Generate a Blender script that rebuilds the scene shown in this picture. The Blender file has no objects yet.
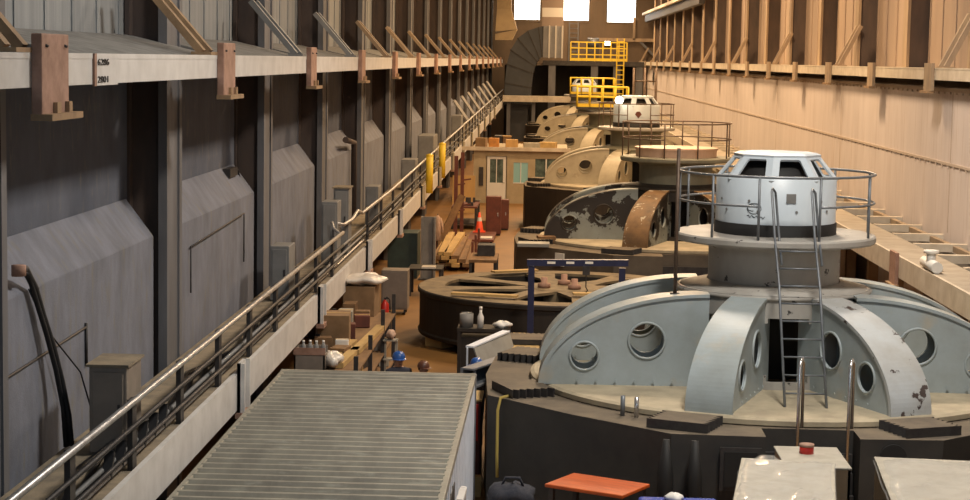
import bpy, bmesh, math, random
from mathutils import Vector, Matrix
random.seed(7)
C = bpy.context.scene.collection
PI = math.pi
R = math.radians

# ------------------------------------------------------------------ materials
def mat(name, col, col2=None, rough=.7, metal=0., scale=3., stretch=(1, 1, 1), lo=.35, hi=.65, bump=0., bscale=40.,
        col3=None, s3=1.5, lo3=.6, hi3=.7, emit=None, estr=0., st3=(1, 1, 1), alpha=None):
    """base colour broken up by two layers of noise (wear, dust, rust)"""
    m = bpy.data.materials.new(name); m.use_nodes = True
    nt = m.node_tree; N = nt.nodes; L = nt.links
    b = N['Principled BSDF']
    b.inputs['Roughness'].default_value = rough; b.inputs['Metallic'].default_value = metal
    c4 = (*col, 1); b.inputs['Base Color'].default_value = c4
    tc = N.new('ShaderNodeTexCoord')
    def noise(sc, st, det=6):
        mp = N.new('ShaderNodeMapping'); mp.inputs['Scale'].default_value = st
        L.new(tc.outputs['Object'], mp.inputs['Vector'])
        n = N.new('ShaderNodeTexNoise'); n.inputs['Scale'].default_value = sc; n.inputs['Detail'].default_value = det
        n.inputs['Roughness'].default_value = .62
        L.new(mp.outputs[0], n.inputs['Vector']); return n
    out = None
    if col2:
        n = noise(scale, stretch); r = N.new('ShaderNodeValToRGB')
        r.color_ramp.elements[0].position = lo; r.color_ramp.elements[1].position = hi
        r.color_ramp.elements[0].color = c4; r.color_ramp.elements[1].color = (*col2, 1)
        L.new(n.outputs[0], r.inputs[0]); out = r.outputs[0]
    if col3:
        n = noise(s3, st3, 8); r = N.new('ShaderNodeMapRange')
        r.inputs[1].default_value = lo3; r.inputs[2].default_value = hi3
        L.new(n.outputs[0], r.inputs[0])
        mx = N.new('ShaderNodeMix'); mx.data_type = 'RGBA'
        L.new(r.outputs[0], mx.inputs[0])
        if out: L.new(out, mx.inputs[6])
        else: mx.inputs[6].default_value = c4
        mx.inputs[7].default_value = (*col3, 1); out = mx.outputs[2]
    if out: L.new(out, b.inputs['Base Color'])
    if bump:
        n = noise(bscale, (1, 1, 1)); bp = N.new('ShaderNodeBump'); bp.inputs['Strength'].default_value = bump
        bp.inputs['Distance'].default_value = .02
        L.new(n.outputs[0], bp.inputs['Height']); L.new(bp.outputs[0], b.inputs['Normal'])
    if emit:
        b.inputs['Emission Color'].default_value = (*emit, 1); b.inputs['Emission Strength'].default_value = estr
    if alpha is not None: b.inputs['Alpha'].default_value = alpha
    return m

M = {}
M['platetan'] = mat('tan deck plate', (.40, .34, .26), (.30, .25, .19), .8, 0, 2)
M['wall'] = mat('weathered concrete', (.105, .118, .155), (.066, .074, .095), .9, 0, 1.6, (1, 1, .6), .3, .75, .25, 30,
                (.15, .145, .14), 5., .55, .75, st3=(1, 1.5, .5))
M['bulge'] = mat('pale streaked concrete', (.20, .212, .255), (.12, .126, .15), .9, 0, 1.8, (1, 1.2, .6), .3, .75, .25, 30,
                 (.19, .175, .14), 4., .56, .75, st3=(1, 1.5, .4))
M['upper'] = mat('upper wall boards', (.30, .31, .31), (.21, .22, .225), .85, 0, 2., (1, 4, .1), .35, .7, .2, 30)
M['colside'] = mat('brown steel web', (.10, .068, .052), (.06, .045, .04), .8, 0, 2, (1, 1, .3), bump=.1)
M['colface'] = mat('grey painted steel', (.16, .158, .165), (.11, .107, .11), .7, 0, 2, (1, 1, .2), bump=.1)
M['dustledge'] = mat('dusty concrete ledge', (.24, .235, .22), (.15, .145, .135), .95, 0, 3, bump=.3)
M['girder'] = mat('pale girder paint', (.62, .60, .57), (.50, .48, .45), .6, 0, 2.5, (1, 1, 1), .35, .7, .1, 30, (.45, .35, .27), 3, .66, .75)
M['rustplate'] = mat('pinkish brown plate', (.40, .235, .17), (.27, .15, .10), .75, 0, 5, bump=.15)
M['timber_brace'] = mat('tan brace', (.36, .23, .12), (.24, .15, .08), .75, 0, 4)
M['rightwall'] = mat('cream concrete', (.66, .585, .545), (.56, .49, .455), .85, 0, .8, (1, 1.5, .5), .3, .75, .12, 20,
                     (.46, .36, .29), 2.2, .55, .78, st3=(1, 3, .15))
M['rightupper'] = mat('brown wall boards', (.40, .30, .22), (.24, .18, .145), .85, 0, .5, (1, 1, .15), .3, .7, .2)
M['rightcol'] = mat('tan painted steel', (.38, .275, .17), (.25, .18, .12), .7, 0, 2, (1, 1, .3))
M['floor'] = mat('worn ochre floor', (.26, .13, .032), (.17, .082, .02), .55, 0, .8, (1, 1, 1), .3, .7, .1, 20, (.14, .09, .05), .9, .58, .75)
M['deck'] = mat('dusty walkway deck', (.30, .24, .16), (.17, .14, .10), .9, 0, 2.5, bump=.4)
M['railsteel'] = mat('worn pale rail tube', (.55, .54, .52), (.34, .32, .30), .4, .6, 6)
M['darksteel'] = mat('dark steel', (.06, .055, .05), (.035, .03, .03), .6, .3, 5)
M['ped'] = mat('dark grey pedestal', (.030, .027, .024), (.048, .043, .036), .65, 0, 1.6, bump=.05)
M['pedtop'] = mat('dusty pedestal top', (.19, .15, .10), (.10, .08, .06), .9, 0, 1.8, (1, 1, 1), .3, .7, .2)
M['dust'] = mat('tan dusted steel', (.52, .44, .30), (.32, .27, .19), .8, 0, 1.8, (1, 1, 1), .3, .7, .1)
M['blue'] = mat('pale blue grey paint', (.38, .435, .45), (.295, .325, .315), .45, 0, 1.3, (1, 1, 1), .35, .7, .05, 20, (.42, .37, .28), 1.1, .56, .72)
M['bluechip'] = mat('pale paint with chips', (.48, .51, .52), (.38, .37, .34), .45, 0, 1.3, (1, 1, 1), .35, .7, .05, 20, (.07, .05, .045), 3.4, .60, .615)
M['hubgrey'] = mat('stained beige drum paint', (.42, .40, .36), (.31, .285, .25), .6, 0, 1.5, (1, 1, .5), .3, .7, .05, 20, (.05, .045, .04), 5, .635, .65)
M['hood'] = mat('white hood paint', (.60, .67, .72), (.50, .56, .60), .4, 0, 1.6, (1, 1, .4), .4, .8, .03, 20, (.42, .42, .40), 3.5, .64, .76)
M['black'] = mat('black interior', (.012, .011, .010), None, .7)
M['peel'] = mat('peeling blue paint', (.30, .33, .31), (.24, .255, .23), .6, 0, 1.5, bump=.15, col3=(.028, .021, .016), s3=1.3, lo3=.485, hi3=.505)
M['peelrust'] = mat('rust orange flange', (.21, .115, .045), (.11, .065, .03), .6, 0, 2.5, bump=.15, col3=(.42, .36, .26), s3=3.5, lo3=.60, hi3=.62)
M['cream'] = mat('cream paint', (.47, .41, .29), (.35, .30, .21), .5, 0, 1.4, bump=.05, col3=(.25, .2, .14), s3=2.0, lo3=.6, hi3=.72)
M['pinkcap'] = mat('pinkish cap plate', (.62, .42, .30), (.50, .33, .23), .5, 0, 2)
M['olive'] = mat('olive drum paint', (.22, .21, .15), (.15, .14, .10), .6, 0, 1.6, (1, 1, .4))
M['brownrail'] = mat('brown pipe', (.14, .09, .06), (.09, .06, .04), .5, .3, 8)
M['yellow'] = mat('safety yellow paint', (.84, .60, .04), (.70, .48, .03), .5, 0, 4)
M['roofcorr'] = mat('weathered corrugated steel', (.33, .31, .25), (.22, .205, .17), .6, .2, 1.6, (2, .5, 1), .3, .7, .1, 40, (.42, .40, .33), 4, .55, .7, st3=(.5, 4, 1))
M['whitepanel'] = mat('pale blue white panel', (.76, .80, .87), (.64, .68, .74), .5, 0, 2)
M['orange'] = mat('orange plank', (.60, .11, .012), (.45, .075, .01), .5, 0, 3, (1, 5, 1))
M['crate'] = mat('pale beige crate board', (.40, .365, .295), (.31, .28, .22), .6, 0, 4, bump=.05)
M['cratetan'] = mat('tan crate side', (.44, .32, .19), (.34, .24, .14), .7, 0, 3)
M['film'] = mat('cloudy plastic film', (.80, .79, .75), None, .12, alpha=.22)
M['cardboard'] = mat('brown cardboard', (.26, .16, .08), (.19, .115, .055), .85, 0, 3)
M['wood'] = mat('yellow timber', (.55, .37, .14), (.40, .26, .10), .75, 0, 4, (1, .3, 1))
M['wooddark'] = mat('old brown timber', (.25, .14, .06), (.15, .085, .04), .8, 0, 4, (1, .3, 1))
M['ply'] = mat('tan plywood', (.58, .36, .13), (.44, .27, .10), .7, 0, 2, (1, 1, .3))
M['cabinet'] = mat('grey cabinet paint', (.23, .225, .215), (.17, .165, .155), .6, 0, 2, bump=.05)
M['cabbrown'] = mat('brown grey cabinet', (.25, .205, .165), (.18, .15, .12), .6, 0, 2, bump=.05)
M['greenbox'] = mat('dark green paint', (.035, .06, .05), (.025, .04, .035), .6, 0, 3)
M['red'] = mat('red paint', (.55, .03, .02), None, .4)
M['redbrown'] = mat('red brown paint', (.16, .045, .025), (.10, .03, .02), .6, 0, 3)
M['cone'] = mat('traffic cone red orange', (.85, .09, .03), None, .5)
M['navy'] = mat('dark blue paint', (.02, .025, .08), (.015, .018, .05), .45, 0, 4)
M['cable'] = mat('black rubber', (.012, .012, .014), None, .6)
M['plastic'] = mat('white plastic sheet', (.72, .66, .58), (.60, .55, .48), .3, 0, 4, bump=.6, bscale=9)
M['chrome'] = mat('bright steel tube', (.62, .61, .60), None, .25, .85)
M['white'] = mat('white paint', (.75, .73, .68), None, .5)
M['ringtop'] = mat('dusty steel ring', (.24, .18, .10), (.12, .09, .055), .75, 0, 2.2, bump=.1)
M['ringside'] = mat('black stained steel and shade', (.014, .011, .009), (.028, .021, .014), .7, 0, 1.6, (1, 1, .3))  # also stands for shade inside the ring and beneath the far platform
M['duct'] = mat('dark grey duct sheet', (.065, .07, .078), (.05, .053, .057), .5, .2, .7)
M['ductlight'] = mat('light grey duct sheet', (.24, .235, .235), (.19, .185, .18), .5, .2, .8)
M['stack'] = mat('pale stack sheet', (.55, .51, .45), None, .6)
M['stackband'] = mat('tan stack band', (.22, .16, .12), None, .6)
M['tanhood'] = mat('tan sheet metal', (.48, .35, .19), (.38, .28, .16), .6, 0, .8)
M['farwall'] = mat('brown far wall', (.17, .12, .08), (.11, .08, .055), .85, 0, .5, (1, 1, .4), .3, .7)
M['window'] = mat('daylit window', (.9, .9, .9), None, .3, emit=(1., .97, .9), estr=7)
M['ceil'] = mat('dark roof', (.10, .09, .08), None, .9)
M['officewall'] = mat('cream office wall', (.46, .38, .25), (.38, .31, .20), .7, 0, 2)
M['glassdark'] = mat('dim greenish glass', (.05, .07, .065), (.14, .19, .17), .15, 0, 3)
M['glasslit'] = mat('lit office window', (.25, .4, .35), None, .2, emit=(.35, .75, .62), estr=.12)
M['lamp'] = mat('bright glow', (1, 1, 1), None, .3, emit=(1, .9, .65), estr=9)
M['skin'] = mat('skin', (.48, .27, .18), None, .6)
M['hatblue'] = mat('blue hard hat', (.03, .10, .33), None, .3)
M['hatbrown'] = mat('brown hard hat', (.12, .045, .025), None, .4)
M['shirt'] = mat('dark work shirt', (.05, .05, .065), None, .9)
M['jeans'] = mat('dark work trousers', (.035, .04, .06), None, .9)
M['boot'] = mat('brown boots', (.05, .03, .02), None, .7)
M['hair'] = mat('dark hair', (.02, .014, .01), None, .8)
M['hiviz'] = mat('white label', (.8, .78, .7), None, .6)
M['blackink'] = mat('black lettering', (.015, .015, .015), None, .7)
M['graybox'] = mat('blue grey channel steel', (.20, .21, .23), (.15, .155, .165), .55, .1, 3)
M['sheet'] = mat('bent pale sheet', (.34, .33, .29), (.26, .25, .22), .5, 0, 2)
M['cloth'] = mat('pale pink coat', (.55, .38, .28), (.42, .28, .2), .9, 0, 8)
M['bag'] = mat('dark blue black cloth', (.025, .028, .04), (.05, .05, .06), .9, 0, 9, bump=.4)
M['bluetarp'] = mat('bright blue tarp', (.02, .05, .32), None, .5)
M['strap'] = mat('dull yellow strap', (.45, .33, .08), None, .8)
M['orangejunk'] = mat('orange parts', (.60, .26, .06), (.42, .18, .05), .7, 0, 5)
M['grating'] = mat('dark steel grating', (.035, .03, .025), (.06, .05, .04), .8, .2, 9)
M['beamcream'] = mat('cream beam paint', (.66, .58, .46), (.52, .44, .33), .6, 0, 2.2, bump=.05)

# ------------------------------------------------------------------ mesh builder
class MB:
    def __init__(s): s.v = []; s.f = []; s.sm = []; s.mi = []
    def add(s, vs, fs, smooth=False, mi=0):
        o = len(s.v); s.v += [tuple(p) for p in vs]
        for f in fs: s.f.append([o + i for i in f]); s.sm.append(smooth); s.mi.append(mi)
        return s
    def box(s, c, d, rz=0., mi=0, M4=None):
        x, y, z = d[0] / 2, d[1] / 2, d[2] / 2
        vs = [Vector((sx * x, sy * y, sz * z)) for sz in (-1, 1) for sx, sy in ((-1, -1), (1, -1), (1, 1), (-1, 1))]
        if rz: vs = [Matrix.Rotation(rz, 3, 'Z') @ v for v in vs]
        vs = [v + Vector(c) for v in vs]
        if M4: vs = [M4 @ v for v in vs]
        return s.add(vs, [(3, 2, 1, 0), (4, 5, 6, 7), (0, 1, 5, 4), (1, 2, 6, 5), (2, 3, 7, 6), (3, 0, 4, 7)], mi=mi)
    def bb(s, x0, x1, y0, y1, z0, z1, mi=0):
        return s.box(((x0 + x1) / 2, (y0 + y1) / 2, (z0 + z1) / 2), (abs(x1 - x0), abs(y1 - y0), abs(z1 - z0)), mi=mi)
    def hexa(s, p, mi=0):   # 8 points, bottom loop then top loop, counter-clockwise from above
        return s.add(p, [(3, 2, 1, 0), (4, 5, 6, 7), (0, 1, 5, 4), (1, 2, 6, 5), (2, 3, 7, 6), (3, 0, 4, 7)], mi=mi)
    def beam(s, p, q, w, h, mi=0, up=(0, 0, 1)):
        p = Vector(p); q = Vector(q); d = (q - p).normalized(); up = Vector(up)
        if abs(d.dot(up)) > .98: up = Vector((0, 1, 0))
        a = d.cross(up).normalized() * w / 2; b = a.cross(d).normalized() * h / 2
        vs = [p - a - b, p + a - b, p + a + b, p - a + b, q - a - b, q + a - b, q + a + b, q - a + b]
        return s.add(vs, [(0, 1, 2, 3), (7, 6, 5, 4), (0, 4, 5, 1), (1, 5, 6, 2), (2, 6, 7, 3), (3, 7, 4, 0)], mi=mi)
    def tube(s, pts, r, n=8, closed=False, mi=0, cap=True):
        pts = [Vector(p) for p in pts]; k = len(pts); rs = r if isinstance(r, (list, tuple)) else [r] * k
        vs = []; ref = None
        for i, p in enumerate(pts):
            if closed: d = pts[(i + 1) % k] - pts[i - 1]
            else: d = pts[min(i + 1, k - 1)] - pts[max(i - 1, 0)]
            d.normalize()
            if ref is None: ref = Vector((0, 0, 1)) if abs(d.z) < .9 else Vector((1, 0, 0))
            a = d.cross(ref)
            if a.length < 1e-4: a = d.cross(Vector((0, 1, .3)))
            a.normalize(); b = a.cross(d).normalized(); ref = b if abs(b.dot(d)) < .5 else ref
            for j in range(n):
                t = 2 * PI * j / n; vs.append(p + (a * math.cos(t) + b * math.sin(t)) * rs[i])
        fs = []
        for i in range(k if closed else k - 1):
            i2 = (i + 1) % k
            for j in range(n): fs.append((i * n + j, i * n + (j + 1) % n, i2 * n + (j + 1) % n, i2 * n + j))
        s.add(vs, fs, True, mi)
        if cap and not closed:
            o = len(s.v) - k * n
            s.f.append([o + j for j in range(n)][::-1]); s.sm.append(False); s.mi.append(mi)
            s.f.append([o + (k - 1) * n + j for j in range(n)]); s.sm.append(False); s.mi.append(mi)
        return s
    def lathe(s, prof, n=48, a0=0., a1=2 * PI, smooth=True, mi=0, c=(0, 0, 0)):
        full = abs(a1 - a0 - 2 * PI) < 1e-6; m = n if full else n + 1
        vs = []
        for j in range(m):
            t = a0 + (a1 - a0) * j / n
            for r, z in prof: vs.append((c[0] + r * math.cos(t), c[1] + r * math.sin(t), c[2] + z))
        k = len(prof); fs = []
        for j in range(n):
            j2 = (j + 1) % m
            for i in range(k - 1): fs.append((j * k + i, j2 * k + i, j2 * k + i + 1, j * k + i + 1))
        return s.add(vs, fs, smooth, mi)
    def poly(s, pts, z0, z1, mi=0, mitop=None):
        n = len(pts); vs = [(x, y, z0) for x, y in pts] + [(x, y, z1) for x, y in pts]
        s.add(vs, [(i, (i + 1) % n, n + (i + 1) % n, n + i) for i in range(n)] + [tuple(range(n))[::-1]], mi=mi)
        s.add([(x, y, z1) for x, y in pts], [tuple(range(n))], mi=mi if mitop is None else mitop)
        return s
    def plate(s, outer, holes, fn, mi=0):
        """2-D outline with round holes; fn(u, v, side) maps to 3-D, side = 0 / 1 for the two faces"""
        bm = bmesh.new(); loops = [outer] + holes; es = []; all2 = []; idx = []
        for lp in loops:
            vv = [bm.verts.new((u, v, 0)) for u, v in lp]
            idx.append(list(range(len(all2), len(all2) + len(lp)))); all2 += lp
            es += [bm.edges.new((vv[i], vv[(i + 1) % len(vv)])) for i in range(len(vv))]
        bm.verts.index_update()
        bmesh.ops.triangle_fill(bm, use_beauty=True, use_dissolve=False, edges=es)
        bm.verts.index_update()
        tris = [[v.index for v in f.verts] for f in bm.faces]; bm.free()
        for side in (0, 1):
            s.add([fn(u, v, side) for u, v in all2], [t if side else t[::-1] for t in tris], mi=mi)
        for ix in idx:
            n = len(ix); vs = [fn(*all2[i], 0) for i in ix] + [fn(*all2[i], 1) for i in ix]
            s.add(vs, [(i, (i + 1) % n, n + (i + 1) % n, n + i) for i in range(n)], mi=mi)
        return s
    def build(s, name, m, parent=None, bevel=0., recalc=True, subsurf=0):
        me = bpy.data.meshes.new(name); me.from_pydata(s.v, [], s.f); 
        me.polygons.foreach_set('use_smooth', s.sm); me.polygons.foreach_set('material_index', s.mi)
        if recalc:
            bm = bmesh.new(); bm.from_mesh(me); bmesh.ops.recalc_face_normals(bm, faces=bm.faces); bm.to_mesh(me); bm.free()
        for x in (m if isinstance(m, list) else [m]): me.materials.append(x)
        o = bpy.data.objects.new(name, me); C.objects.link(o)
        if parent: o.parent = parent
        if bevel:
            b = o.modifiers.new('edge', 'BEVEL'); b.width = bevel; b.segments = 2; b.limit_method = 'ANGLE'
        if subsurf:
            b = o.modifiers.new('round', 'SUBSURF'); b.levels = subsurf; b.render_levels = subsurf
        return o

def tag(o, label=None, cat=None, group=None, kind=None):
    if label: o['label'] = label
    if cat: o['category'] = cat
    if group: o['group'] = group
    if kind: o['kind'] = kind
    return o
def thing(name, label, cat, loc=(0, 0, 0), rz=0., group=None):
    o = bpy.data.objects.new(name, None); C.objects.link(o); o.empty_display_size = .2
    o.location = loc; o.rotation_euler = (0, 0, rz)
    return tag(o, label, cat, group)
def copy_tree(o, parent=None):
    c = o.copy(); C.objects.link(c)
    if parent: c.parent = parent
    for ch in list(o.children): copy_tree(ch, c)
    return c
def struct(o): o['kind'] = 'structure'; return o
def circ(cx, cy, r, n=20): return [(cx + r * math.cos(2 * PI * i / n), cy + r * math.sin(2 * PI * i / n)) for i in range(n)]

# ------------------------------------------------------------------ camera
cd = bpy.data.cameras.new('camera'); cam = bpy.data.objects.new('camera', cd); C.objects.link(cam)
cd.sensor_width = 36; cd.lens = 36 * 1850 / 970; cd.clip_end = 500
fw = Vector((-.03670315, .99402276, -.10281846)); rt = Vector((.9991006, .03868629, .01735991)); up = Vector((-.02123381, .10208882, .99454864))
mm = Matrix.Identity(4)
for i in range(3): mm[i][0] = rt[i]; mm[i][1] = up[i]; mm[i][2] = -fw[i]
cam.matrix_world = Matrix.Translation((0, 0, 7)) @ mm
bpy.context.scene.camera = cam

# ------------------------------------------------------------------ the hall
Y0, Y1 = 2., 172.
def xr(y): return 9.57 - .0117 * y
struct(MB().bb(-8, 13, Y0, Y1 + 8, -.2, 0).build('floor', M['floor']))
struct(MB().bb(-8, 13, -25, Y1 + 8, 17, 17.2).build('ceiling', M['ceil']))
CY = [27.65 + 9.1 * k for k in range(-2, 16)]                 # left column centres
w = MB(); w.bb(-6.7, -6.3, Y0, Y1, 0, 6.9)
wl = struct(w.build('wall_left', M['wall']))
w = MB(); w.bb(-6.75, -6.35, Y0, Y1, 6.9, 17)
for y in [Y0 + 1.3 * i for i in range(int((Y1 - Y0) / 1.3))]: w.bb(-6.36, -6.33, y, y + .05, 7.2, 17)
struct(w.build('wall_left', M['upper']))
# sloped concrete haunches between the columns, one per bay
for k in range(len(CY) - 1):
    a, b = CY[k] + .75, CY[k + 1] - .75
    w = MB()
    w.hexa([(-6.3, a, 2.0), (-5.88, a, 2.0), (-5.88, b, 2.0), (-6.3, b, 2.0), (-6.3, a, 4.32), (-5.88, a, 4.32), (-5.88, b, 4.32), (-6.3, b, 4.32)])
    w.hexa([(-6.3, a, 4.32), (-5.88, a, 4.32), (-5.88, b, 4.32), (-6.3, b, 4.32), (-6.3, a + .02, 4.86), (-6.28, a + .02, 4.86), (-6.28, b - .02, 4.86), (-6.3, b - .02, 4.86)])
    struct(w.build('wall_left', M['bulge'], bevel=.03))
for k, y in enumerate(CY):
    w = MB()
    w.bb(-5.85, -5.75, y - .55, y + .55, 0, 16.5, 1)          # flange towards the hall
    w.bb(-5.75, -5.72, y - .55, y - .38, 0, 16.5, 1); w.bb(-5.75, -5.72, y + .36, y + .55, 0, 16.5, 1)
    w.bb(-6.3, -5.85, y - .42, y + .42, 0, 16.5, 0)           # web box
    w.bb(-6.33, -6.26, y - .62, y + .62, 0, 16.5, 0)
    struct(w.build('trim_%d' % (k + 1), [M['colside'], M['colface']]))
w = MB()
for k in range(len(CY) - 1):
    a, b = CY[k] + .43, CY[k + 1] - .43
    w.hexa([(-6.3, a, 6.6), (-4.9, a, 6.7), (-4.9, b, 6.7), (-6.3, b, 6.6), (-6.3, a, 7.26), (-4.9, a, 6.95), (-4.9, b, 6.95), (-6.3, b, 7.26)])
struct(w.build('trim_30', M['dustledge']))
# right wall (not quite parallel to the other one)
def rseg(mb, y0, y1, o0, o1, z0, z1, mi=0):
    a0, a1 = xr(y0), xr(y1)
    return mb.hexa([(a0 + o0, y0, z0), (a0 + o1, y0, z0), (a1 + o1, y1, z0), (a1 + o0, y1, z0), (a0 + o0, y0, z1), (a0 + o1, y0, z1), (a1 + o1, y1, z1), (a1 + o0, y1, z1)], mi)
struct(rseg(MB(), Y0, Y1, 0, .4, 0, 6.52).build('wall_right', M['rightwall']))
w = MB(); rseg(w, Y0, Y1, 1.15, 1.5, 6.0, 17)
y = 20.
while y < Y1 - 2: rseg(w, y, y + .05, 1.12, 1.16, 7, 17); y += 1.55
struct(w.build('wall_right', M['rightupper']))
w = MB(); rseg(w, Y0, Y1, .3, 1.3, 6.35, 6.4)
struct(w.build('trim_31', M['black']))  # black strip paints the shade in the gap beneath the girder
w = MB(); rseg(w, Y0, Y1, -.025, .01, 4.74, 4.80); rseg(w, Y0, Y1, -.02, .01, 6.42, 6.5)
y = 30.
while y < 130:
    for z in (4.72, 6.40): w.bb(xr(y) - .035, xr(y), y - .02, y + .02, z - .03, z + .02, 0)
    y += .62
struct(w.build('trim_32', mat('stained seam', (.50, .41, .33), None, .8)))
y = 12.
while y < Y1: 
    struct(rseg(MB(), y, y + .04, -.006, .02, 3.2, 6.5).build('trim_33', mat('seam', (.45, .35, .27), None, .9))); y += 15.4
RY = [43.7 + 7.75 * k for k in range(-2, 16)]
for k, y in enumerate(RY):
    w = MB(); rseg(w, y - .28, y + .28, .55, .63, 6.9, 16.5, 1); rseg(w, y - .2, y + .2, .63, 1.15, 6.9, 16.5, 0)
    struct(w.build('trim_%d' % (k + 40), [M['colside'], M['rightcol']]))
# far wall with its three bright windows
YF = 168.
WIN = [(-4.0, -1.55, 10.5, 15.2), (.42, 2.85, 10.5, 15.2), (4.35, 7.05, 10.4, 15.2)]
xs = [-7, -4.0, -1.55, .42, 2.85, 4.35, 7.05, 11]
w = MB(); w.bb(-7, 11, YF, YF + .5, 0, 10.4); w.bb(-7, 11, YF, YF + .5, 15.2, 17)
for a, b in ((-7, -4.0), (-1.55, .42), (2.85, 4.35), (7.05, 11)): w.bb(a, b, YF, YF + .5, 10.4, 15.2)
struct(w.build('wall_far', M['farwall']))
for i, (a, b, c, d) in enumerate(WIN):
    t = struct(MB().bb(a, b, YF + .3, YF + .36, c, d).build('window_%d' % (i + 1), M['window']))
    f = MB(); f.bb(a, b, YF - .05, YF + .3, 10.35, c + .08)
    for s_ in (a + .04, b - .04): f.bb(s_ - .05, s_ + .05, YF + .1, YF + .3, c, d)
    f.build('window_frame', M['farwall'], t)
# ------------------------------------------------------------------ crane girders, brackets, braces
g = MB(); g.bb(-4.83, -4.75, Y0, 163, 6.67, 6.97); g.bb(-4.95, -4.745, Y0, 163, 6.93, 6.985); g.bb(-4.95, -4.83, Y0, 163, 6.67, 6.70)
gd = tag(g.build('crane_girder', M['girder']), 'long pale crane girder along the grey concrete wall with printed plate', 'girder')
pl = MB().bb(-4.75, -4.735, 18.93, 19.9, 6.655, 6.965).build('number_plate', M['girder'], gd)
MB().bb(-4.75, -4.725, 18.86, 18.95, 6.65, 6.985).build('plate_edge', M['rustplate'], gd)
def text(s, name, size, loc, rot, m, parent=None, ext=.004):
    cu = bpy.data.curves.new('t', 'FONT'); cu.body = s; cu.size = size; cu.extrude = ext; cu.align_x = 'LEFT'
    o = bpy.data.objects.new('t', cu); C.objects.link(o)
    dg = bpy.context.evaluated_depsgraph_get(); me = bpy.data.meshes.new_from_object(o.evaluated_get(dg))
    bpy.data.objects.remove(o); o = bpy.data.objects.new(name, me); C.objects.link(o); me.materials.clear(); me.materials.append(m)
    o.matrix_local = Matrix.Translation(loc) @ rot
    if parent: o.parent = parent
    return o
def rotm(xa, ya):
    xa = Vector(xa); ya = Vector(ya); za = xa.cross(ya); m = Matrix.Identity(4)
    for i in range(3): m[i][0] = xa[i]; m[i][1] = ya[i]; m[i][2] = za[i]
    return m
tr = rotm((0, 1, 0), (0, 0, 1)) @ Matrix.Diagonal((2.6, 1, 1, 1))
text('6286', 'printed_number', .095, (-4.73, 19.0, 6.865), tr, M['blackink'], pl)
text('2801', 'printed_number', .095, (-4.73, 19.0, 6.685), tr, M['blackink'], pl)
def bracket(y, sc, label, group=None):
    t = thing('girder_bracket', label, 'bracket', (-4.75, y, 6.8), 0, group)
    h = .93 / 2 * sc
    MB().bb(0.0, .10, -h, h, -.38, .36).build('plate', M['rustplate'], t, bevel=.012)
    m = MB(); m.bb(.0, .2, -h * 1.05, h * 1.3, -.43, -.37); m.bb(.1, .14, -h * .2, h * .1, -.37, -.27); m.bb(.1, .14, h * .7, h * .95, -.37, -.27)
    m.build('foot_lip', M['timber_brace'], t)
    if y < 40:
        for s_ in (-.7, .7): MB().tube([(.10, h * s_, .24), (.11, h * s_, .26)], .022, 8).build('bolt', M['darksteel'], t)
    return t
GL = ['big pinkish brown bracket plate bolted on the pale girder, closest to the camera',
      'pinkish brown girder bracket, second along the grey wall from the camera',
      'third girder bracket along the grey wall, beside the grey brace',
      'fourth girder bracket along the grey wall, small and tan lit']
for k in range(16):
    bracket(17.1 + 9.2 * k, 1 if k < 2 else .85, GL[k] if k < 4 else 'small tan lit bracket on the far half of the girder over the grey wall', None if k < 4 else 'far girder brackets over the grey wall')
BL = ['tan double brace slanting from grey wall to girder at the picture edge',
      'tan double brace slanting onto the girder before the second bracket',
      'grey double brace slanting onto the girder before the third bracket',
      'dark grey brace slanting onto the girder just beyond the third bracket',
      'yellow lit brace slanting onto the girder by the fourth bracket']
for k in range(16):
    y = 16.6 + 9.2 * k
    if k >= 3: y -= 0
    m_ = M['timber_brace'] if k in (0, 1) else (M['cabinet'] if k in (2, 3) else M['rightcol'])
    t = thing('wall_brace', BL[k] if k < 5 else 'small tan lit brace on the far half of the girder', 'brace', (-4.9, y, 7.0), 0, None if k < 5 else 'far braces over the girder')
    m = MB()
    for dy in (-.28, .28): m.beam((0, dy, .02), (-.85, dy, 1.0), .16, .10)
    m.build('strut', m_, t)
    MB().bb(-.12, .16, -.45, .45, -.012, .03).build('foot_plate', m_, t)
# girder over the cream wall
g = MB(); rseg(g, Y0, 167, -.3, -.2, 6.69, 6.94); rseg(g, Y0, 167, -.3, 1.15, 6.92, 6.97)
tag(g.build('crane_girder', M['beamcream']), 'long cream crane girder running above the cream concrete wall', 'girder')
RL = ['tan bracket plate on the cream girder nearest the picture edge', 'second tan bracket plate from the picture edge on the cream girder', 'third tan bracket plate from the picture edge on the cream girder',
      'fourth tan bracket plate from the picture edge on the cream girder']
for k in range(17):
    y = 43.9 + 7.5 * k
    t = thing('girder_bracket', RL[k] if k < 4 else 'small tan bracket plate far along the cream girder', 'bracket', (xr(y) - .3, y, 6.8), 0, None if k < 4 else 'far brackets on the cream girder')
    MB().bb(-.08, 0, -.42, .42, -.36, .28).build('plate', M['rightcol'], t)
    MB().bb(-.16, 0, -.4, .45, -.42, -.36).build('foot_lip', M['timber_brace'], t)
for k in range(9):
    y = 43.0 + 15.5 * k if k else 43.5
    t = thing('wall_brace', ['tan double brace standing on the cream girder at the picture edge', 'tan double brace on the cream girder, second from the picture edge', 'tan double brace on the cream girder, third from the picture edge'][k] if k < 3 else 'small tan brace far along the cream girder',
              'brace', (xr(y) - .1, y, 6.97), 0, None if k < 3 else 'far braces on the cream girder')
    m = MB()
    for dy in (-.3, .3): m.beam((0, dy, .02), (.62, dy, 1.25), .12, .12)
    m.build('strut', M['rightcol'], t)
    MB().bb(-.1, .2, -.45, .45, 0, .03).build('foot_plate', M['rightcol'], t)
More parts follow.
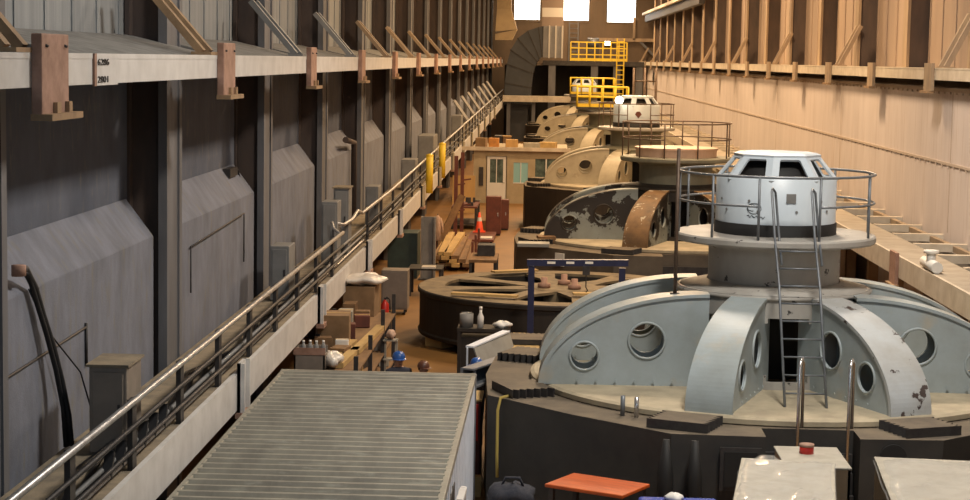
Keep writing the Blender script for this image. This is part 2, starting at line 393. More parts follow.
g = MB(); rseg(g, 112, 167, -.1, .5, 11.1, 11.3); rseg(g, 112, 167, .15, .5, 10.5, 11.1, 1)
tag(g.build('crane_runway', [M['beamcream'], M['darksteel']]), 'pale crane runway high on the brown wall near the far windows', 'runway')

# ------------------------------------------------------------------ raised walkway along the grey wall
def wz(y): return max(0, (y - 52) * .0105)            # the far half climbs slightly
WY = [Y0, 52, 162]
def wseg(mb, x0, x1, z0, z1, ys=WY, mi=0):
    for a, b in zip(ys[:-1], ys[1:]):
        da, db = wz(a), wz(b)
        mb.hexa([(x0, a, z0 + da), (x1, a, z0 + da), (x1, b, z0 + db), (x0, b, z0 + db), (x0, a, z1 + da), (x1, a, z1 + da), (x1, b, z1 + db), (x0, b, z1 + db)], mi)
    return mb
wk = thing('walkway', 'raised steel walkway along the grey wall with pale edge beam', 'walkway', (0, 0, 0))
wseg(MB(), -5.7, -4.6, 2.26, 2.36).build('deck', M['deck'], wk)
wseg(MB(), -4.6, -4.53, 1.86, 2.40).build('edge_beam', M['girder'], wk)
m = MB()
y = 6.
while y < 160: m.beam((-5.7, y, 2.2 + wz(y)), (-4.6, y, 2.2 + wz(y)), .12, .14); y += 3.
m.build('cross_beam', M['darksteel'], wk)
HL = ['pale channel hanger bolted to the walkway edge beam beside the corrugated roof', 'pale channel hanger on the walkway edge beam above the cardboard boxes',
      'pale channel hanger on the walkway edge beam above the grey cabinet']
for k in range(13):
    y = 26.55 + 9.1 * k
    t = thing('walkway_hanger', HL[k] if k < 3 else 'small pale hanger far along the walkway edge beam', 'hanger', (-4.53, y, 1.75 + wz(y)), 0, None if k < 3 else 'far hangers on the walkway edge')
    m = MB(); m.bb(0, .05, -.26, .26, .08, .8); m.bb(0, .11, -.26, -.2, .08, .8); m.bb(0, .11, .2, .26, .08, .8)
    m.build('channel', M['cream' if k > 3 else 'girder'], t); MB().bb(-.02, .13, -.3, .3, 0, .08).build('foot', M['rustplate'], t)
def railing(name, label, ys, ztop, step, end=None):
    t = thing(name, label, 'railing', (-4.6, ys[0], 2.36 + wz(ys[0])))
    z0 = 2.36 + wz(ys[0])
    P = lambda y, z: (0, y - ys[0], z + wz(y) - z0 + 0)
    pts = [P(y, ztop) for y in ys]
    if end: pts = [(x, y - ys[0], z + wz(y) - z0) for x, y, z in end] + pts
    MB().tube(pts, .04, 8).build('top_rail', M['railsteel'], t)
    for z in (2.62, 2.88): MB().tube([P(y, z) for y in ys], .025, 8).build('mid_rail', M['darksteel'], t)
    y = ys[0] + .6
    while y < ys[-1]:
        MB().bb(-.09, -.03, y - ys[0] - .10, y - ys[0] + .10, 2.3 + wz(y) - z0, ztop + wz(y) - z0).build('post', M['darksteel'], t); y += step
    return t
r1 = railing('walkway_railing', 'worn pale tube railing along the near half of the walkway', [9, 25, 40.2], 3.16, 2.65)
MB().tube([(0, 31.2, .8), (-.05, 31.35, .72), (-.25, 31.5, .86), (-.3, 31.6, 1.0)], .035, 8).build('bent_end', M['railsteel'], r1)
railing('walkway_railing', 'thin railing along the far half of the walkway with cranked end', [45.5, 52, 100, 161], 3.26, 3.6, [(-.25, 40.9, 3.3), (-.1, 41.2, 3.24), (-.02, 42.2, 3.28), (0, 43.2, 3.4), (0, 44.2, 3.26)])
# conduits under the rail
for i, (x, z, m_) in enumerate([(-4.72, 2.46, 'railsteel'), (-4.8, 2.52, 'cabinet'), (-4.75, 2.74, 'cabinet')]):
    tag(MB().tube([(x, 10, z), (x, 52, z), (x, 90, z + wz(90))], .03, 8).build('conduit', M[m_]),
        ['lowest pale conduit running along the walkway behind the railing', 'grey conduit just above the lowest pale one along the walkway', 'grey conduit at mid height behind the walkway railing'][i], 'conduit')
for i in range(3):
    pts = [(-4.95 + .16 * math.sin(j * 1.7 + i), 12 + j * 1.5, 2.40 + .05 * i + .03 * math.sin(j * 2.1 + i)) for j in range(22)]
    tag(MB().tube(pts, .035, 6).build('loose_cable', M['cable']), 'loose black cable lying along the walkway deck behind the railing', 'cable', 'loose cables on the walkway')
for i in range(6):
    t = thing('pipe_clamp', 'small black clamp on the conduits by the nearest grey electrical cabinet', 'clamp', (-4.74, 19.4 + .55 * i, 2.6), 0, 'clamps beside the nearest cabinet')
    MB().beam((0, -.05, -.16), (0, .12, .1), .1, .06).build('hook', M['cable'], t)

def cabinet(y, x, wx, dy, h, label, m_='cabinet', lidded=False):
    z = 2.36 + wz(y)
    t = thing('electrical_cabinet', label, 'cabinet', (x, y, z))
    MB().bb(-wx / 2, wx / 2, 0, dy, 0.02, h).build('body', M[m_], t, bevel=.015)
    MB().bb(-wx / 2 + .04, wx / 2 - .04, -.025, 0, .08, h - .06).build('door', M[m_], t, bevel=.008)
    MB().bb(wx / 2 - .1, wx / 2 - .07, -.05, -.025, h * .45, h * .58).build('latch', M['darksteel'], t)
    if lidded: MB().bb(-wx / 2 - .03, wx / 2 + .03, -.04, dy + .03, h, h + .03).build('lid', M['deck'], t)
    return t
cabinet(20.9, -5.1, .44, .75, 1.03, 'brown grey electrical cabinet on the walkway nearest the camera', 'cabbrown', True)
cabinet(34.6, -5.16, .36, .8, 1.05, 'low grey electrical cabinet on the walkway, second from the camera')
cabinet(40.8, -4.98, .36, .7, 1.42, 'tall grey electrical cabinet at the break in the walkway railing')
cabinet(43.2, -5.0, .36, .7, 1.55, 'tallest grey electrical cabinet just behind the railing break', 'cabinet', True)
cabinet(50.5, -5.0, .36, .9, 1.1, 'grey electrical cabinet behind the cranked end of the far railing')
cabinet(63, -5.0, .5, 1.2, 1.05, 'grey cabinet on the walkway before the yellow sleeves')
cabinet(72, -5.05, .62, 2.5, 1.4, 'wide grey cabinet on the walkway behind the yellow sleeves')
cabinet(94, -5.05, .5, 2., 1.3, 'small far grey cabinet on the walkway beyond the yellow sleeves')
for y, lab in ((65.2, 'yellow sleeve post on the walkway edge nearer the camera'), (72.5, 'yellow sleeve post on the walkway edge farther from the camera')):
    t = thing('yellow_post', lab, 'post', (-4.42, y, 2.1 + wz(y)))
    MB().tube([(0, 0, 0), (0, 0, 1.36)], .13, 14).build('sleeve', M['yellow'], t, recalc=True)
    MB().lathe([(.0, 1.40), (.135, 1.36), (.135, 1.30)], 14).build('cap', M['yellow'], t)
# hose, hook and conduit on the wall
t = thing('wall_hose', 'thick black hose hanging from a hook on the grey wall', 'hose', (-5.85, 19.95, 4.6))
MB().tube([(.02, 0, 0), (.03, .15, .0), (.05, .45, -.25), (.05, .75, -.6), (.09, 1.0, -.98), (.14, 1.17, -1.4), (.2, 1.26, -1.85), (.22, 1.3, -2.22)], .045, 10).build('hose', M['cable'], t)
MB().tube([(.03, 0, -.02), (.04, .22, -.06), (.05, .5, -.4), (.08, .8, -.82), (.12, 1.05, -1.28), (.16, 1.2, -1.75), (.18, 1.24, -2.22)], .03, 10).build('hose', M['cable'], t)
m = MB(); m.lathe([(0, -.06), (.08, -.06), (.08, .06), (0, .06)], 14); m.build('hook', M['rustplate'], t)
tag(MB().tube([(-5.84, 20.3, 4.35), (-5.8, 20.9, 3.8), (-5.6, 21.6, 3.2), (-5.4, 21.6, 2.5)], .011, 6).build('thin_wire', M['cable']), 'thin wire sloping from the hose hook to the nearest cabinet', 'wire')
m = MB(); m.tube([(-5.86, 14, 3.38), (-5.86, 22.9, 3.55)], .014, 6); m.tube([(-5.86, 22.9, 3.6), (-5.86, 22.9, 3.05)], .02, 6)
tag(m.build('thin_conduit', M['darksteel']), 'thin dark conduit running level on the grey wall behind the nearest cabinet', 'conduit')
tag(MB().tube([(-5.84, 29.5, 3.15), (-5.84, 29.5, 3.9), (-5.84, 34.6, 4.02), (-5.84, 34.6, 3.1)], .014, 6).build('thin_conduit', M['darksteel']), 'thin dark conduit framing the wall panel past the first column', 'conduit')
tag(MB().tube([(-5.75, 50.6, 4.72), (-5.75, 52.8, 4.55), (-5.75, 52.8, 2.4)], .085, 10).build('drain_pipe', M['colside']), 'dark elbowed pipe on the wall above the railing break', 'pipe')
t = thing('junction_box', 'small dark junction box stuck on the sloped concrete of the second bay', 'box', (-6.2, 35.0, 4.75))
MB().bb(-.05, .1, -.4, .4, -.06, .1).build('box', M['darksteel'], t)
MB().tube([(.05, .4, .02), (.05, .7, .02), (.08, .75, -.15)], .02, 6).build('lead', M['cable'], t)
# slanting struts where the walkway reaches the far platform
for i in range(7):
    y = 104 + i * 8
    t = thing('slanted_strut', 'pale slanting strut standing on the far end of the walkway', 'strut', (-4.7, y, 2.36 + wz(y)), 0, 'pale struts at the far walkway end')
    MB().beam((0, 0, .3), (-1.0, -.6, 1.75), .2, .14).build('bar', M['girder'], t)
    MB().bb(-.1, .1, -.2, .2, 0, .32).build('foot', M['girder'], t)

# ------------------------------------------------------------------ walkway along the cream wall
rw = thing('wall_platform', 'cream beam platform with dark grating along the cream wall', 'platform', (0, 0, 0))
rseg(MB(), 20, 157, -2.0, -1.94, 2.66, 3.1).build('edge_beam', M['beamcream'], rw)
rseg(MB(), 20, 157, -1.94, -1.15, 3.04, 3.1).build('deck_plate', M['platetan'], rw)
rseg(MB(), 20, 157, -1.15, -.0, 2.75, 2.8).build('grating', M['grating'], rw)
y = 24.; 
while y < 150:
    rseg(MB(), y, y + .22, -1.15, -.0, 2.95, 3.12).build('cross_bar', M['beamcream'], rw); y += 2.4
rseg(MB(), 20, 157, -.32, -.2, 2.95, 3.08).build('inner_beam', M['rightcol'], rw)
for k in range(9):
    y = 39 + 3.4 * k
    t = thing('platform_post', 'tan post standing under the cream wall platform behind the nearest generator', 'post', (xr(y) - .5, y, 0), 0, 'posts under the cream wall platform')
    MB().bb(-.13, .13, -.13, .13, .04, 2.75).build('shaft', M['rightcol'], t); MB().bb(-.22, .22, -.22, .22, 0, .04).build('base_plate', M['rightcol'], t)
t = thing('platform_hanger', 'orange tan hanger clamped on the cream platform edge beam', 'hanger', (xr(38.5) - 2.0, 38.5, 2.45))
MB().bb(-.07, 0, -.35, .35, .06, .72).build('channel', M['rustplate'], t); MB().bb(-.14, .02, -.4, .4, 0, .06).build('foot', M['timber_brace'], t)
for k, (y, lab) in enumerate(((35.6, 'pale lump of wrapped pipe fittings on the cream platform edge at the picture edge'),)):
    t = thing('pipe_fitting', lab, 'fitting', (xr(y) - 1.9, y, 3.1))
    m = MB(); m.tube([(0, -.6, .12), (0, .6, .12)], .11, 10); m.tube([(0, 0, .1), (0, 0, .34)], .09, 10); m.lathe([(0, .34), (.15, .34), (.15, .4), (0, .4)], 12)
    m.build('pipe', M['white'], t)

# ------------------------------------------------------------------ generators
ARMS = [(-90, -1.15), (-20, 0), (26, 0), (90, 1.15), (90, -1.15), (160, 0), (-155, 0), (-90, 1.25)]   # azimuth, sideways offset: the arms at either side run in parallel pairs
AZ = [-58, -20, 26, 58, 122, 160, -155, -122]
A0, AR = 1.15, 2.67        # arm root radius and length
def adir(az): a = R(az); return Vector((math.sin(a), -math.cos(a), 0))
def make_arm(az, off, g, ma, mf):
    d = adir(az); lat = Vector((-d.y, d.x, 0)); O = lat * (off if d.x > 0 else -off) * (-1 if d.x > 0 else 1)          # to the right seen from the hub looking out
    wd = lambda r: .54 + (r - A0) / AR * .18
    prof = [(A0 + AR * math.cos(t), 1.9 + 1.47 * math.sin(t)) for t in [PI / 2 * i / 36 for i in range(37)]]
    w = MB()
    inner = [(A0 + (AR - .07) * math.cos(t), 1.9 + 1.42 * math.sin(t)) for t in [PI / 2 * i / 36 for i in range(37)]] + [(A0, 1.9)]
    holes = [circ(3.10, 2.36, .215)[::-1], circ(2.12, 2.62, .275)[::-1]]
    for s_ in (-1, 1):
        def fn(u, v, side):
            o = s_ * (wd(u) / 2 - .03 - (.03 if side == (1 if s_ < 0 else 0) else 0))
            return O + d * u + lat * o + Vector((0, 0, v))
        w.plate(inner, holes, fn)
        for (hu, hv, hr) in ((3.10, 2.36, .215), (2.12, 2.62, .275)):     # raised rims
            pts = [O + d * u + lat * s_ * (wd(u) / 2 - .025) + Vector((0, 0, v)) for u, v in circ(hu, hv, hr + .012, 24)]
            w.tube(pts, .022, 6, closed=True)
    # stiffener along the foot of the webs
    for s_ in (-1, 1):
        for i in range(7):
            u = 1.4 + i * .3; p = O + d * u + lat * s_ * (wd(u) / 2 + .0)
            w.tube([p + Vector((0, 0, 1.98)), p + lat * s_ * .012 + Vector((0, 0, 1.98))], .022, 6)
    arm = w.build('arm', ma, g)
    f = MB(); vs = []
    for (r, z), (r2, z2) in zip(prof, [(A0 + (AR - .07) * math.cos(t), 1.9 + 1.42 * math.sin(t)) for t in [PI / 2 * i / 36 for i in range(37)]]):
        for rr, zz in ((r, z), (r2, z2)):
            for s_ in (-1, 1): vs.append(O + d * rr + lat * s_ * wd(rr) / 2 + Vector((0, 0, zz)))
    n = len(prof); fs = []
    for i in range(n - 1):
        a, b = i * 4, (i + 1) * 4
        fs += [(a, a + 1, b + 1, b), (a + 2, b + 2, b + 3, a + 3), (a, b, b + 2, a + 2), (a + 1, a + 3, b + 3, b + 1)]
    fs += [(0, 2, 3, 1), (4 * n - 4, 4 * n - 3, 4 * n - 1, 4 * n - 2)]
    f.add(vs, fs, False)
    fo = f.build('flange', mf, arm)
    for i_, p in enumerate(fo.data.polygons): p.use_smooth = False
    return arm
def drum(g, m_):
    """hub drum wall with a rounded opening in the gap between arms that faces the hall"""
    w = MB(); n = 120; zs = [1.9, 2.02, 2.12, 2.95, 3.03, 3.38]; gaps = []
    az = sorted(AZ)
    for i in range(len(az)):
        a, b = az[i], az[(i + 1) % len(az)] + (360 if i == len(az) - 1 else 0)
        gaps.append(((a + b) / 2, min(17.5, (b - a) / 2 - 9)))
    def op(azd, k):
        for c, h in gaps:
            dd = (azd - c + 180) % 360 - 180
            if h > 3 and abs(dd) < (h if k == 2 else h - 2): return k in (1, 2, 3)
        return False
    vs = []; fs = []
    for j in range(n):
        a0, a1 = j * 3, (j + 1) * 3
        for k in range(len(zs) - 1):
            if op(a0 + 1.5, k): continue
            o = len(vs)
            for rr in (1.56, 1.48):
                for a, z in ((a0, zs[k]), (a1, zs[k]), (a1, zs[k + 1]), (a0, zs[k + 1])): vs.append(adir(a) * rr + Vector((0, 0, z)))
            fs += [(o, o + 1, o + 2, o + 3), (o + 7, o + 6, o + 5, o + 4), (o, o + 4, o + 5, o + 1), (o + 3, o + 2, o + 6, o + 7), (o, o + 3, o + 7, o + 4), (o + 1, o + 5, o + 6, o + 2)]
    w.add(vs, fs)
    h = w.build('hub_drum', m_, g, recalc=False)
    m = MB(); m.lathe([(.0, 1.9), (.55, 1.9), (.55, 3.3)], 32); m.build('shaft', M['ringside'], h)
    return h
def hood(g, m_, band, az0=11):
    h = MB(); r0, z0, z1 = .975, 4.28, 5.17
    h.lathe([(r0 + .0, 4.44), (r0, z1), (r0 - .03, z1 + .02)], 48)
    # eight slanted facets with window openings
    rb, rt_, zb, zt = .995, .69, 5.15, 5.52
    for k in range(8):
        a0, a1 = az0 + k * 45 - 22.5, az0 + k * 45 + 22.5
        b0, b1 = adir(a0) * rb, adir(a1) * rb; t0, t1 = adir(a0) * rt_, adir(a1) * rt_
        Z = Vector((0, 0, 1)); nrm = (adir(az0 + k * 45) * .5 + Z * .75).normalized() * .035
        def pt(u, v, s_):
            p = (b0 * (1 - u) + b1 * u + Z * zb) * (1 - v) + (t0 * (1 - u) + t1 * u + Z * zt) * v
            return p - nrm * (1 - s_)
        rnd = .05
        hole = [(.19, .08), (.81, .08), (.84, .14), (.80, .82), (.76, .88), (.24, .88), (.20, .82), (.16, .14)]
        h.plate([(0, 0), (1, 0), (1, 1), (0, 1)], [hole[::-1]], pt)
    h.lathe([(rt_ + .01, zt - .03), (rt_ + .02, zt + .02), (rt_ - .06, zt + .05), (0, zt + .06)], 8, R(az0 - 90 - 22.5), R(az0 - 90 - 22.5) + 2 * PI, smooth=False)
    ho = h.build('hood', m_, g)
    MB().lathe([(r0 + .02, z0 - .05), (r0 + .02, z0 + .16), (r0 - .05, z0 + .17)], 48).build('base_band', M['black'], ho)
    m = MB(); m.lathe([(0, 5.42), (.52, 5.40), (.7, 5.18), (.7, 4.3)], 24); m.build('dark_core', M['black'], ho)  # added black core darkens the hood behind its windows
    for i in range(40):
        m = MB(); a = i * 9 + 4; p = adir(a) * (r0 + .004) + Vector((0, 0, 4.66 if i % 2 else 4.82)); 
        if i % 4 < 2 and az0 == 11 and g.location.y < 40: m.tube([p, p + adir(a) * .012], .022, 8); m.build('bolt', M['cabinet'], ho)
    return ho
def ring_rail(g, m_, gap):
    z = 4.28
    rr = thing('ring_railing', None, None); rr.parent = g
    r = 1.585; a0, a1 = gap
    arc = lambda z_: [adir(a1 + (360 - (a1 - a0)) * i / 60) * r + Vector((0, 0, z_)) for i in range(61)]
    full = [adir(6 * i) * r + Vector((0, 0, 5.24)) for i in range(60)]
    MB().tube(full, .021, 8, closed=True).build('top_rail', m_, rr)
    MB().tube(arc(4.78), .018, 8).build('mid_rail', m_, rr)
    for a in [a0, a1, 62, 100, 135, 170, 205, 240, 275, 315]:
        p = adir(a) * r
        MB().tube([p + Vector((0, 0, 4.16)), p + Vector((0, 0, 5.24))], .021, 8).build('post', m_, rr)
    return rr
def square_rail(g, x0, x1, y0, y1, z, m_, h=1.07, step=.75):
    rr = thing('guard_railing', None, None); rr.parent = g
    MB().bb(x0 - .05, x1 + .05, y0 - .05, y1 + .05, z - .12, z).build('platform', M['darksteel'], rr)
    c = [(x0, y0), (x1, y0), (x1, y1), (x0, y1)]
    for zz in (z + h, z + h / 2): MB().tube([(x, y, zz) for x, y in c], .045, 6, closed=True).build('rail', m_, rr)
    MB().add([(0, 0, 0)], []) 
    k = MB()
    for i in range(4):
        (xa, ya), (xb, yb) = c[i], c[(i + 1) % 4]; k.beam((xa, ya, z + .06), (xb, yb, z + .06), .03, .12)
    k.build('kick_board', m_, rr)
    for i in range(4):
        (xa, ya), (xb, yb) = c[i], c[(i + 1) % 4]; L_ = math.hypot(xb - xa, yb - ya); n = max(1, round(L_ / step))
        for j in range(n):
            t = j / n; x, y = xa + (xb - xa) * t, ya + (yb - ya) * t
            MB().tube([(x, y, z), (x, y, z + h)], .045, 6).build('post', m_, rr)
    return rr
def generator(cx, cy, label, P, hooded=True, rail=None, ladder=False, cap=False, sq=None, teeth=True):
    g = thing('generator', label, 'generator', (cx, cy, 0))
    # octagonal pedestal with a stair notch facing the hall end
    Rr = 4.98; pts = []
    for k in range(8):
        a = 22.5 + 45 * k; d = adir(a)
        a2 = a - 22.5; dm = adir(a2) * (Rr * math.cos(R(22.5)) + .10)
        if k == 0:
            y = -Rr * math.cos(R(22.5)) - .06
            pts += [(-.58, y), (-.58, y + .62), (.74, y + .62), (.74, y)]
        else: pts.append((dm.x, dm.y))
        q = Rr; pts.append((d.x * q, d.y * q))
    pd = MB(); pd.poly(pts, 0, 1.78, 0, 1); po = pd.build('pedestal', [P['ped'], M['pedtop']], g)
    y = -Rr * math.cos(R(22.5)) - .06
    st = MB()
    for i in range(5): st.bb(-.56, .72, y + .05 + .115 * i, y + .61, .3 * i, .3 * (i + 1) - .01 if i < 4 else 1.45)
    st.build('stair', M['darksteel'], po)
    if teeth:
        for k in range(8):
            d = adir(22.5 + 45 * k); la = Vector((-d.y, d.x, 0)); t = MB(); n = 6; ta, tb, hw = 4.04, 4.74, .46; pr = [(-hw, ta), (hw, ta)]
            for i in range(n): pr += [(hw, ta + (i + .15) * (tb - ta) / n), (hw - .09, ta + (i + .65) * (tb - ta) / n)]
            pr += [(hw, tb), (-hw, tb)]
            for i in range(n)[::-1]: pr += [(-hw + .09, ta + (i + .65) * (tb - ta) / n), (-hw, ta + (i + .15) * (tb - ta) / n)]
            P2 = [(la * u + d * v) for u, v in pr]
            t.poly([(p.x, p.y) for p in P2], 1.785, 1.92, 0, 1)
            t.build('toothed_plate', [M['darksteel'], M['pedtop']], po)
    MB().lathe([(1.1, 1.775), (3.9, 1.775), (3.96, 1.80), (3.96, 1.87), (3.9, 1.90), (1.1, 1.90)], 96, smooth=False).build('base_disc', P['dust'], g)
    for az, off in ARMS: make_arm(az, off, g, P['arm'], P['flange2'] if az == 26 else P['flange'])
    h = drum(g, P['hub'])
    MB().lathe([(1.0, 3.30), (1.58, 3.30), (1.60, 3.36), (1.30, 3.44), (1.09, 3.48)], 64).build('collar', P['hub'], g)
    MB().lathe([(1.07, 3.44), (1.07, 4.0), (1.12, 4.04), (1.35, 4.14)], 64).build('upper_drum', P['drum'], g)
    MB().lathe([(1.0, 4.12), (1.61, 4.12), (1.635, 4.15), (1.635, 4.22), (1.61, 4.25), (0, 4.26)], 64, smooth=False).build('round_platform', P['plat'], g)
    if hooded: ho = hood(g, P['hood'], None)
    if cap:
        MB().lathe([(1.18, 4.25), (1.18, 4.46), (1.22, 4.46), (1.22, 4.52), (0, 4.53)], 64, smooth=False).build('cap_plate', M['pinkcap'], g)
    if rail: ring_rail(g, rail, (-16, 19))
    if ladder:
        ld = thing('ladder', None, None); ld.parent = g
        for x in (-.14, .48):
            MB().tube([(x + .02, -3.0, 1.9), (x, -2.0, 3.6), (x - .04, -1.56, 4.3), (x - .1, -1.48, 5.02), (x - .08, -1.40, 5.06), (x - .03, -1.36, 5.0), (x + .04, -1.5, 4.25), (x + .06, -1.75, 3.9)], .021, 8).build('ladder_rail', M['graysteel'], ld)
        for i in range(9):
            t = .08 + i * .105; y_, z_ = -3.0 + 1.44 * t, 1.9 + 2.4 * t
            yy = -3.0 + (1.0 * min(t / .708, 1)) + max(0, t - .708) * 1.5
            MB().tube([(-.13, yy, z_), (.49, yy, z_)], .014, 8).build('rung', M['graysteel'], ld)
    if sq: square_rail(g, *sq)
    return g
M['graysteel'] = mat('grey blue steel tube', (.20, .22, .24), (.15, .16, .17), .45, .3, 6)
blue = dict(ped=M['ped'], dust=M['dust'], arm=M['blue'], flange=M['blue'], flange2=M['bluechip'], hub=M['hubgrey'], drum=M['hubgrey'], plat=M['hubgrey'], hood=M['hood'])
peel = dict(ped=mat('brown grey pedestal', (.13, .105, .075), (.09, .07, .05), .65, 0, 1.6), dust=M['dust'], arm=M['peel'], flange=M['peel'], flange2=M['peelrust'], hub=M['ringside'], drum=M['olive'], plat=M['olive'], hood=M['hood'])
crm = dict(ped=M['ringside'], dust=M['dust'], arm=M['cream'], flange=M['cream'], flange2=M['cream'], hub=M['olive'], drum=M['olive'], plat=M['hubgrey'], hood=M['hood'])
g1 = generator(3.63, 30.4, 'big pale blue generator in front with hooded white top, ladder and ring railing', blue, True, M['graysteel'], True)
g2 = generator(3.55, 54.4, 'generator with dark peeling paint and flat pinkish cap behind the pale blue one', peel, False, M['brownrail'], False, True)
for o in g2.children:
    if o.name.startswith('arm') and o.children[0].name and abs(0) < 1: pass
g3 = generator(3.40, 78.4, 'cream generator with a bright white hood, third from the camera', crm, True, M['brownrail'])
g4 = generator(2.9, 102, 'cream generator under a yellow guard railing right behind the bright white hood', crm, False, None, sq=(-1.75, 1.0, -1.4, 1.4, 4.5, M['yellow']))
g5 = generator(2.55, 126, 'cream generator under the farther and higher yellow guard railing', crm, False, None, sq=(-1.6, 1.35, -1.4, 1.4, 4.75, M['yellow']))
g6 = generator(2.25, 150, 'farthest generator, with a small white hood above the yellow railings', crm, True, None)
# rust on the front flange of the peeling machine
arms2 = [o for o in g2.children if o.name.startswith('arm')]
arms2[1].children[0].data.materials[0] = M['peelrust']; arms2[1].children[0]['label'] = 'rust orange flange'
arms1 = [o for o in g1.children if o.name.startswith('arm')]
arms1[2].children[0]['label'] = 'flange with dark paint chips'
# plaque and scribble on the front hood
h1 = [o for o in g1.children if o.name.startswith('hood')][0]
def on_drum(a, z, r=.972): return adir(a) * r + Vector((0, 0, z))
m = MB(); a0, a1 = 3, 12
m.add([on_drum(a0, 4.80), on_drum(a1, 4.80), on_drum(a1, 4.95), on_drum(a0, 4.95), on_drum(a0, 4.80, .99), on_drum(a1, 4.80, .99), on_drum(a1, 4.95, .99), on_drum(a0, 4.95, .985)],
      [(0, 1, 2, 3), (4, 5, 6, 7), (0, 1, 5, 4), (1, 2, 6, 5), (2, 3, 7, 6), (3, 0, 4, 7)])
m.build('name_plaque', M['cabinet'], h1)
m = MB()
m.tube([on_drum(-27 + 7 * math.cos(t), 4.70 + .085 * math.sin(t), .979) for t in [i * 2 * PI / 20 for i in range(20)]], .004, 6, closed=True)
m.tube([on_drum(-29 + 4.5 * math.cos(t), 4.71 + .05 * math.sin(t), .979) for t in [i * 1.6 * PI / 14 for i in range(15)]], .004, 6)
m.tube([on_drum(-34 + i * 1.6, 4.58 + .022 * math.sin(i * 2.4) - .002 * i, .979) for i in range(12)], .005, 6)
m.build('painted_mark', M['blackink'], h1)
m = MB(); h3 = [o for o in g3.children if o.name.startswith('hood')][0]
p = [on_drum(2 + x, z, .985) for x, z in ((-4, 4.92), (4, 4.92), (8, 4.8), (0, 4.64), (-8, 4.8))]; q = [on_drum(2 + x, z, .96) for x, z in ((-4, 4.92), (4, 4.92), (8, 4.8), (0, 4.64), (-8, 4.8))]
m.add(p + q, [(0, 1, 2, 3, 4), (9, 8, 7, 6, 5)] + [(i, (i + 1) % 5, 5 + (i + 1) % 5, 5 + i) for i in range(5)]); m.build('dark_emblem', M['redbrown'], h3)
# pedestal details of the front machine
po1 = [o for o in g1.children if o.name.startswith('pedestal')][0]
m = MB(); d = Vector((0, -1, 0)); m.tube([(1.2, -4.70, 1.53), (1.2, -4.66, 1.53)], .19, 24); m.build('round_hatch', M['black'], po1)
m = MB(); m.bb(-1.22, -.64, -4.70, -4.66, 1.0, 1.62); m.build('hatch_frame', M['darksteel'], po1)
MB().bb(-1.16, -.70, -4.715, -4.70, 1.06, 1.56).build('hatch_cover', M['black'], po1)
for x, y in ((-1.98, -4.72), (-1.58, -4.78)):
    MB().tube([(x, y, .0), (x, y - .02, 1.2), (x, y + .02, 1.72)], [.14, .11, .05], 8).build('cable_boot', M['black'], po1)
for x, y in ((-2.55, -3.35), (-2.35, -3.45)):
    t = MB().tube([(x, y, 1.78), (x, y, 2.08)], .035, 8).build('stub_pipe', M['chrome'] if x > -2.5 else M['graysteel'], po1)
for x in (-.08, .62):
    for dx, lab in ((0, 0), (.09, 1)): pass
    t = thing('grab_rail', 'bright hooked grab rail beside the stair of the front generator, ' + ('toward the grey wall' if x < 0 else 'toward the cream wall'), 'grab rail', (3.55 + x, 25.62, .9))
    MB().tube([(0, 0, 0), (0, 0, 1.9), (.02, .05, 1.98), (.05, .12, 2.0), (.08, .2, 1.94), (.09, .24, 1.0)], .024, 10).build('hooked_tube', M['chrome'], t)
    MB().tube([(0, 0, 0), (0, 0, -.3)], .03, 10).build('lower_tube', M['darksteel'], t)
    MB().lathe([(0, -.5), (.07, -.5), (.07, -.28), (0, -.28)], 12).build('foot_socket', M['darksteel'], t)
s2 = MB().box((-3.36, -3.38, 1.5), (.34, .03, .36), R(-45)).build('white_sign', M['hiviz'], g2)
# ------------------------------------------------------------------ corrugated shed in front
t = thing('storage_container', 'long container with weathered corrugated steel roof and pale side beside the walkway', 'container', (-2.69, 12, 0))
X0, X1, L_ = -1.56, 1.52, 16.8
m = MB(); pr = []; y = 0.; pit = .29
while y < L_ - .05:
    for dy, z in ((0, 0), (.035, .045), (.10, .045), (.16, 0)): pr.append((y + dy, z))
    y += pit
vs = []; fs = []
for y_, z in pr:
    vs += [(X0 + .05, y_, 2.02 + z), (X1 - .06, y_, 2.02 + z)]
for i in range(len(pr) - 1): fs.append((2 * i, 2 * i + 1, 2 * i + 3, 2 * i + 2))
m.add(vs, fs); m.build('roof', M['roofcorr'], t)
m = MB(); m.bb(X0, X0 + .07, 0, L_, 1.94, 2.055); m.bb(X1 - .08, X1, 0, L_, 1.94, 2.05); m.bb(X0, X1, L_ - .09, L_, 1.94, 2.06)
m.build('roof_rail', M['roofcorr'], t, bevel=.008)
m = MB(); m.bb(X1 - .06, X1 - .02, 0, L_, .1, 1.94)
y = .3
while y < L_: m.bb(X1 - .03, X1 + .0, y, y + .16, .1, 1.94); y += .42
m.build('side_panel', M['whitepanel'], t)
MB().bb(X0 + .02, X0 + .06, 0, L_, .1, 1.94).build('side_panel', M['whitepanel'], t)
m = MB(); m.bb(X0 + .1, X1 - .1, L_ - .05, L_ - .01, .1, 1.94); m.build('end_panel', M['cabinet'], t)
m = MB(); m.bb(X0, X1, 0, L_, .02, .12); m.build('floor_frame', M['darksteel'], t)
for x in (X0 + .06, X1 - .06): MB().bb(x - .07, x + .07, L_ - .13, L_ + .01, 0, 2.05).build('corner_post', M['graybox'], t)
MB().bb(X1 - .015, X1 + .012, 9.4, 10.6, 1.0, 1.75).build('dark_recess', M['black'], t)  # black panel stands in for the dark of a side recess
t = thing('metal_frame', 'small metal frame leaning at the near side of the corrugated container', 'frame', (-.98, 20.6, 0))
